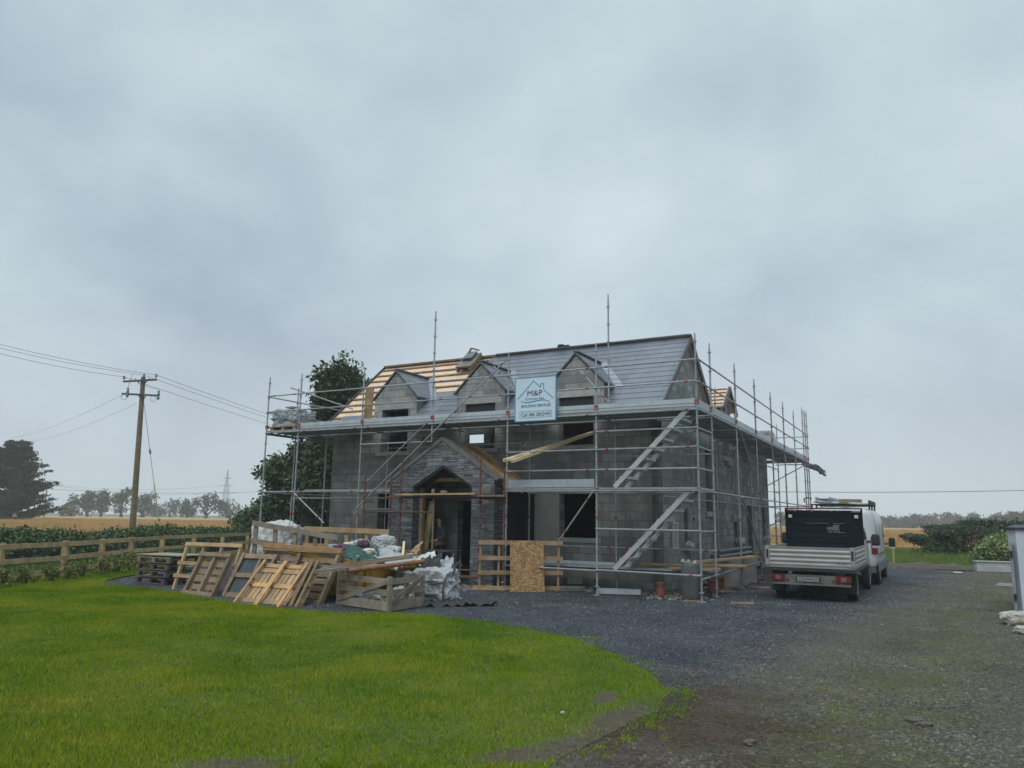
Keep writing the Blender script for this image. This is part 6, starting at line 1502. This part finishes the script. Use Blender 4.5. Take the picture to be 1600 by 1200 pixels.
# small laurel whips in front of the fence
def shrub(label, x, y, h_, group, mat, n=20, leaf=.055, w_=.24, name='laurel', cat='shrub', nper=9):
    t = empty(name, label, cat, (x, y, 0), 0, group); m = MB()
    for k in range(5): m.path([(0, 0, 0), (random.uniform(-.1, .1), random.uniform(-.1, .1), h_*.5), (random.uniform(-w_, w_)*.7, random.uniform(-w_, w_)*.7, h_*random.uniform(.7, 1))], [.012, .009, .004], 5)
    m.build('stems', MT['bark'], t)
    c = np.stack([RNG.normal(size=n)*w_*.55, RNG.normal(size=n)*w_*.55, h_*(.15+.85*RNG.random(n))], 1); quads_mesh('leaves', leaf_quads(c, leaf, nper, .06, aspect=.45), mat, t)
lw_lab = ['nearest yellowish laurel whip at the left edge of the lawn', 'laurel just behind the nearest one along the fence', 'small laurel a few steps along the fence', 'short laurel left of the broad fence post', 'laurel at the foot of the broad fence post', 'laurel just right of the broad fence post', 'bushy laurel midway along the fence', 'laurel left of the second fence post', 'laurel near the second fence post', 'farthest laurel beside the flat pallet stack', 'low laurel behind the flat pallet stack']
for i, lb in enumerate(lw_lab):
    y = 17.9+.82*i; shrub(lb, -12.05+.04*math.sin(i*2.2)+.02*i, y, [.5, .36, .46, .32, .36, .4, .5, .38, .5, .55, .42][i], 'laurel whips planted along the fence', MT['leaflaurel'])
# conifer at the far left
def conifer(label, loc, h_, rad, lean=0):
    t = empty('conifer', label, 'tree', loc); m = MB(); m.path([(0, 0, -.02), (0, 0, h_*.5), (.2, 0, h_*.96)], [.5, .35, .08], 8); cs = []
    for i in range(250):
        z = h_*(.03+.95*random.random()); f = max(.03, (1-(z/h_)**1.5))**.62; a = random.uniform(0, 6.283); r = rad*f*random.choice((random.uniform(.5, .9), random.uniform(.8, 1.35)))+.3
        e = Vector((math.cos(a)*r, math.sin(a)*r, z+r*random.uniform(.02, .22))); s = Vector((0, 0, max(.2, z-r*.22)))
        m.path([s, s.lerp(e, .55)+Vector((0, 0, -.02*r)), e], [.09, .05, .015], 4)
        for k in range(13):
            u = .35+.68*k/12; cs.append(tuple(s.lerp(e, u)+Vector((random.gauss(0, .16), random.gauss(0, .16), random.gauss(0, .06)))))
    m.build('trunk', MT['farbark'], t); quads_mesh('crown', leaf_quads(cs, .22, 15, .24, flat=(1, 1, .4), aspect=.4), MT['leafcon'], t)
p = D(14, 806, 112); conifer('big dark conifer standing beyond the field at the left edge', (p.x, p.y, 0), 12.2, 5.3)
# far trees on the left skyline (photo order left to right)
FT = [(112, 797, [(0, -9, 18, 10), (6, -22, 14, 10), (-8, -4, 12, 7)], 'pale broad far tree just right of the leaning pole', 215),
      (137, 798, [(0, -16, 10, 14), (2, -28, 8, 8)], 'slim far tree second from the leaning pole', 220),
      (158, 798, [(0, -14, 11, 14), (-2, -28, 10, 8)], 'upright far tree with a ragged top left of the power pole', 222),
      (190, 799, [(0, -18, 12, 18), (-10, -26, 10, 7), (6, -34, 10, 8)], 'tallest ivy clad far tree left of the power pole', 215),
      (222, 800, [(0, -14, 15, 16), (8, -26, 10, 9)], 'far tree standing right behind the power pole', 225),
      (243, 802, [(0, -6, 14, 9), (-8, -10, 10, 8)], 'low faint far bush right of the power pole', 290),
      (265, 803, [(0, -10, 16, 11), (6, -18, 9, 6)], 'faint rounded far tree behind the guy wire', 285),
      (292, 804, [(0, -8, 12, 9), (-4, -18, 6, 6)], 'low far tree left of the open crowned one', 240),
      (322, 805, [(-12, -22, 12, 8), (6, -26, 14, 10), (16, -16, 10, 9), (0, -6, 9, 9)], 'open crowned far tree with forked limbs below the pylon', 225),
      (357, 806, [(0, -12, 18, 13), (-6, -18, 10, 8)], 'rounded greyish far tree at the foot of the pylon', 250)]
for i, (px_, py_, bl, lb, d) in enumerate(FT):
    p = D(px_, py_+3, d); k = d/FPX
    tree('far_tree', lb, (p.x, p.y, 0), [(a*k, random.uniform(-1, 1), EYE+.2-b_*k-1.0, rx*k, rx*k*.8, rz*k) for a, b_, rx, rz in bl], .36, 105, 11, .42, MT['leaffar'], .45, 'far trees on the left skyline', bark=MT['farbark'], base_h=1.5)
# far trees on the right skyline
RT_ = [(1396, 300, 12, 9), (1420, 300, 14, 10), (1432, 290, 9, 14), (1450, 310, 16, 12), (1470, 310, 20, 17), (1490, 315, 18, 15), (1508, 300, 14, 10), (1524, 280, 8, 16), (1545, 300, 16, 10), (1562, 260, 15, 17), (1580, 250, 16, 20), (1600, 250, 18, 22), (1622, 250, 16, 20), (1375, 310, 14, 9), (1240, 320, 14, 20), (1225, 320, 12, 14), (1348, 320, 12, 8)]
rl = ['small far tree just right of the van', 'low broad far tree second right of the van', 'pointed far tree third right of the van', 'rounded far tree left of the tall wood clump', 'broad hazy tree forming the left of the wood clump', 'broad hazy tree forming the right of the wood clump', 'low far tree right of the wood clump', 'bare topped far tree above the wind blown cypress', 'low far tree above the cypress crown', 'open far tree left of the white wall', 'tall open far tree beside the white wall', 'tall far tree behind the white wall cap', 'far tree hidden beyond the white wall', 'small far tree directly behind the van', 'far tree seen between the scaffold tubes at the back right', 'second far tree seen between the scaffold tubes', 'low far tree behind the truck']
for (px_, d, rx, h_), lb in zip(RT_, rl):
    p = D(px_, 820, d); k = d/FPX; H_ = (h_+6)*k+.4
    tree('far_tree', lb, (p.x, p.y, 0), [(0, 0, H_*.62, rx*k, rx*k*.8, H_*.40), (random.uniform(-.5, .5)*rx*k, .5, H_*.40, rx*k*.9, rx*k*.7, H_*.33), (random.uniform(-.5, .5)*rx*k, 0, H_*.78, rx*k*.55, rx*k*.5, H_*.22)], .42, 120, 12, .5, MT['leaffar'], .4, 'far trees on the right skyline', bark=MT['farbark'], base_h=1.2)
# wind-blown cypress and shrubs on the right
def cypress():
    p = G(1490, 876); p = Vector((p.x, p.y, 0)); d = p.y*.985
    t = empty('cypress', 'dark wind-blown cypress leaning left over the rough grass', 'tree', p); m = MB(); cs = []; br = []
    k = d/FPX; wx = lambda px: (px-1490)*k*1.03; wz = lambda py: EYE+(818-py)*k
    limbs = [((1502, 874), (1482, 856), (1446, 838)), ((1502, 874), (1478, 850), (1440, 836)), ((1502, 874), (1492, 846), (1466, 829)), ((1505, 874), (1500, 842), (1474, 822)), ((1505, 874), (1512, 842), (1500, 821)), ((1508, 874), (1524, 846), (1520, 822)), ((1508, 874), (1536, 846), (1540, 823)), ((1510, 874), (1548, 850), (1560, 828)), ((1510, 874), (1545, 858), (1572, 842)), ((1505, 874), (1500, 852), (1488, 834))]
    for a, b_, c_ in limbs:
        for r in range(3):
            oy = random.uniform(-1.1, 1.1); A, B_, C__ = [Vector((wx(q[0]), oy*f, wz(q[1]))) for q, f in ((a, .1), (b_, .6), (c_, 1.0))]
            A.z = 0; m.path([A, B_, C__], [.07, .045, .012], 6)
            for i in range(20):
                u = .30+.70*i/19; q = (A.lerp(B_, u*2) if u < .5 else B_.lerp(C__, (u-.5)*2))
                if u > .55:      # flat spray trailing to the left
                    L_ = random.uniform(.2, .7)
                    for k_ in range(4): cs.append((q.x-L_*k_/3+random.gauss(0, .05), q.y+random.gauss(0, .25), q.z+.10*L_*k_/3+random.gauss(0, .05)))
                else: br.append((q.x+random.gauss(0, .2), q.y+random.gauss(0, .3), q.z+random.gauss(0, .1)))
    for i in range(330): br.append((random.gauss(.55, .6), random.gauss(-.75, .35), random.uniform(.1, 1.0)+random.uniform(0, .5)))
    m.build('trunk', MT['bark'], t); quads_mesh('foliage', leaf_quads(cs, .07, 17, .10, flat=(1.5, 1, .5), aspect=.35), MT['leafcyp'], t); quads_mesh('dead_foliage', leaf_quads(br, .07, 12, .14, aspect=.3), MT['leafbrown'], t)
cypress()
q = D(1556, 850, 40); hedge('hedge', 'dark clipped hedge behind the wind-blown cypress', [(q.x-1.2, q.y+1.0), (q.x+5, q.y-.6)], 1.6, 1.95, 2600, .075, MT['leafcyp'], noise_amp=.1, seed=5)
q = D(1560, 868, 33.5)
tree('light_shrub', 'pale green flowering shrub behind the low stone wall', Vector((q.x, q.y, 0)), [(-.1, 0, .75, .85, .7, .45), (.6, .2, .9, .8, .7, .5), (-.5, .1, .5, .5, .5, .35)], .065, 300, 20, .12, MT['leafshrub'], .05, cat='shrub', base_h=.3)
q = D(1460, 850, 38.5)
tree('dark_bush', 'dark green low bush under the left branches of the cypress', Vector((q.x, q.y, 0)), [(0, 0, .5, .9, .8, .5), (.7, .2, .6, .8, .8, .5)], .06, 260, 20, .12, MT['leafivy'], .05, cat='bush', base_h=.2)
# rough grass verge along the right of the field
def verge():
    n = 160000; x = 13+RNG.random(n)*22; y = 31+RNG.random(n)*14
    edge_ = 34.6-.24*(x-14.6)+.4*np.sin(x*.9); k = (y > edge_) & (x/y > .33) & (x/y < .75); x, y = x[k], y[k]
    h = (  .14+.26*vnoise(x*.7, y*.7, 6))*(1+.4*np.clip((y-edge_[k])/6, 0, 1))
    o = blades('rough_grass', x, y, 0.0, h, .022, .7, MT['verge_grass']); tag(o, 'rough long grass at the end of the drive', 'grass')
verge()
g = MB(); g.slab([(13.6, 35.2), (16, 34.4), (20, 33.4), (26, 32.0), (36, 30), (36, 46), (13.6, 46)], [], lambda x, y: (x, y, .012), lambda x, y: (x, y, -.01)); tag(g.build('grass_verge', MT['earth']), kind='structure')
def weeds():
    n = 5200; x = -14.2+RNG.random(n)*1.25+.02; y = 15+RNG.random(n)*18; o = blades('rough_grass', x, y, 0, .30+.1*vnoise(x, y, 2), .022, .8, MT['verge_grass']); tag(o, 'long weeds growing under the timber fence', 'grass')
weeds()

# ================================================================== power pole, wires, pylon
PP = D(209, 812, 45); PP = Vector((PP.x, PP.y, 0))
pole = empty('power_pole', 'brown wooden power pole with two crossarms rising behind the hedge', 'power pole', PP)
topv = D(224, 589, 45)-PP
m = MB(); m.path([(0, 0, -.1), tuple(topv*.5), tuple(topv)], [.19, .16, .125], 12); m.build('shaft', MT['polewood'], pole)
def pt(px_, py_, d=45): return D(px_, py_, d)-PP
def arm(px0, py0, px1, py1, dy=-.18):
    a = pt(px0, py0)+Vector((0, dy, 0)); b_ = pt(px1, py1)+Vector((0, dy, 0)); m = MB(); m.bar(a, b_, .10, .10); m.build('crossarm', MT['wire'], pole); return a, b_
a1 = arm(195, 597, 247, 594); a2 = arm(193, 616, 251, 619)
for s, e in (((213, 592), (220, 601)), ((236, 592), (226, 601)), ((216, 617), (221, 622)), ((230, 620), (224, 626))):
    m = MB(); m.bar(pt(*s)+Vector((0, -.18, 0)), pt(*e)+Vector((0, -.1, 0)), .04, .04); m.build('arm_brace', MT['wire'], pole)
for px_, py_ in ((196, 594), (227, 591), (246, 591)):
    c_ = pt(px_, py_)+Vector((0, -.18, 0)); m = MB(); m.path([c_, c_+Vector((0, 0, .07)), c_+Vector((0, 0, .12)), c_+Vector((0, 0, .22))], [.03, .08, .05, .06], 10); m.build('insulator', MT['insul'], pole)
for px_, py_ in ((202, 615), (250, 619)):
    c_ = pt(px_, py_)+Vector((0, -.2, -.25)); m = MB(); m.path([c_+Vector((0, 0, .11*i)) for i in range(6)], [.05, .09, .05, .09, .05, .07], 10); m.build('switch_fuse', MT['insul'], pole)
for px_, py_ in ((197, 617), (242, 620)):
    m = MB(); a = pt(px_, py_)+Vector((0, -.2, 0)); m.path([a+Vector((.17*math.sin(t)+.0, 0, -.16+.17*math.cos(t))) for t in [R(20+40*i) for i in range(9)]], .012, 5); m.build('jumper_wire', MT['wire'], pole)
m = MB(); m.path([pt(202, 609)+Vector((0, -.2, 0)), pt(209, 586)+Vector((0, -.2, 0))], .012, 5); m.path([pt(228, 602)+Vector((0, -.2, 0)), pt(240, 606)+Vector((0, -.2, -.05)), pt(250, 609)+Vector((0, -.2, 0))], .010, 5); m.build('jumper_wire', MT['wire'], pole)
def wire(name, label, a, b_, sag, r, cat='power line', group=None, n=14):
    a = Vector(a); b_ = Vector(b_); m = MB(); m.path([(0, 0, 0) if i == 0 else tuple((b_-a)*(i/n)-Vector((0, 0, sag*4*(i/n)*(1-i/n)))) for i in range(n+1)], r, 4)
    return tag(m.build(name, MT['wire'], loc=a, uv=False), label, cat, group)
GRP = 'conductors of the power line'
for px_, py_, yl, yr, lb in ((196, 591, 551, 652, 'lowest of the three power line conductors left of the pole'), (227, 588, 543, 645, 'middle of the three power line conductors left of the pole'), (246, 588, 537, 640, 'uppermost of the three power line conductors left of the pole')):
    c_ = PP+pt(px_, py_)+Vector((0, -.18, .05))
    l0 = D(-70, yl-17, 38); wire('power_line', lb, c_, l0, .18, .010, group=GRP)
    r0 = D(600, yr+58, 88); wire('power_line', lb.replace('left of the pole', 'running right towards the scaffold'), c_, r0, .35, .012, group=GRP)
wire('power_line', 'upper thin spur wire dropping left from the lower crossarm', PP+pt(193, 618)+Vector((0, -.2, 0)), D(16, 684, 100),   .5, .009, group='spur wires to the conifer')
wire('power_line', 'lower thin spur wire dropping left from the pole', PP+pt(214, 630), D(40, 690, 100),   .5, .009, group='spur wires to the conifer')
gy_ = wire('guy_wire', 'slanting guy wire running from the pole down to the hedge', PP+pt(225, 630), Vector(D(249, 822, 44)), 0, .014, 'guy wire', n=2)
gv = D(249, 822, 44)-(PP+pt(225, 630))
m = MB(); m.tube(gv*.66, gv*1.02, .032, 8); m.build('yellow_sleeve', MT['yellowtube'], gy_)
m = MB(); m.path([gv*.375, gv*.39, gv*.41, gv*.42], [.03, .07, .07, .03], 8); m.build('insulator', MT['insul'], gy_)
q = D(68, 806, 165); q2 = D(73.5, 763, 165); m = MB(); m.tube((0, 0, -.8), q2-q, .17, 8, .13); tag(m.build('power_pole', MT['polewood'], loc=(q.x, q.y, q.z)), 'small distant leaning pole at the edge of the conifer', 'power pole')
wire('power_line', 'distant wire crossing the sky above the right hand field', D(1180, 768, 95), D(1720, 763, 95), .25, .035)
wire('power_line', 'faint distant wire running from the small leaning pole to the right', D(74, 764, 165), D(420, 768, 175), .6, .03)
pb = D(350, 812, 620); py = empty('pylon', 'hazy lattice electricity pylon on the far left skyline', 'pylon', (pb.x, pb.y, 0))
KH = 620/FPX; H_ = 72*KH
def lat(z): return max(.35, 3.4*(1-z/H_)**1.0) if z < H_*.62 else max(.3, .95*(1-(z-H_*.62)/(H_*.5)))
m = MB(); zs = [0, 5, 10, 15, 19, 23, 27, 30, 33, H_]; zs = [z for z in zs if z <= H_]
for z0, z1 in zip(zs, zs[1:]):
    a, b_ = lat(z0), lat(z1)
    for i, (sx_, sy_) in enumerate(((-1, -1), (1, -1), (1, 1), (-1, 1))):
        nx, ny = ((1, -1), (1, 1), (-1, 1), (-1, -1))[i]
        m.bar((sx_*a, sy_*a, z0), (sx_*b_, sy_*b_, z1), .30, .30); m.bar((sx_*a, sy_*a, z0), (nx*b_, ny*b_, z1), .16, .16); m.bar((nx*a, ny*a, z0), (sx_*b_, sy_*b_, z1), .16, .16)
m.build('lattice_mast', MT['steel'], py, uv=False)
for z, w_ in ((H_*.50, 8.5), (H_*.66, 5.0), (H_*.82, 3.6)):
    m = MB()
    for s in (-1, 1): m.bar((0, 0, z+1.0), (s*w_, 0, z), .28, .28); m.bar((0, 0, z-.3), (s*w_, 0, z), .28, .28)
    m.build('crossarm', MT['steel'], py, uv=False)
p0 = Vector((pb.x, pb.y, 0))
for z, w_, lb in ((H_*.50, -8.5, 'faint lower pylon cable running left from the hazy pylon'), (H_*.66, -5, 'faint upper pylon cable running left from the hazy pylon')):
    wire('pylon_cable', lb, p0+Vector((w_, 0, z)), D(60, 755, 560), 4, .09, 'cable', 'cables of the pylon')

# ================================================================== haze
m = MB(); m.box(-760, 760, -70, 780, -1.2, 41.0)
hm = bpy.data.materials.new('haze_air'); hm.use_nodes = True; t = hm.node_tree; t.nodes.clear()
pv = N(t, 'ShaderNodeVolumePrincipled'); pv.inputs['Density'].default_value = .0008; pv.inputs['Color'].default_value = (.95, .97, .985, 1); pv.inputs['Anisotropy'].default_value = .0
oo = N(t, 'ShaderNodeOutputMaterial'); t.links.new(pv.outputs[0], oo.inputs['Volume'])
tag(m.build('haze', hm, uv=False), kind='stuff')
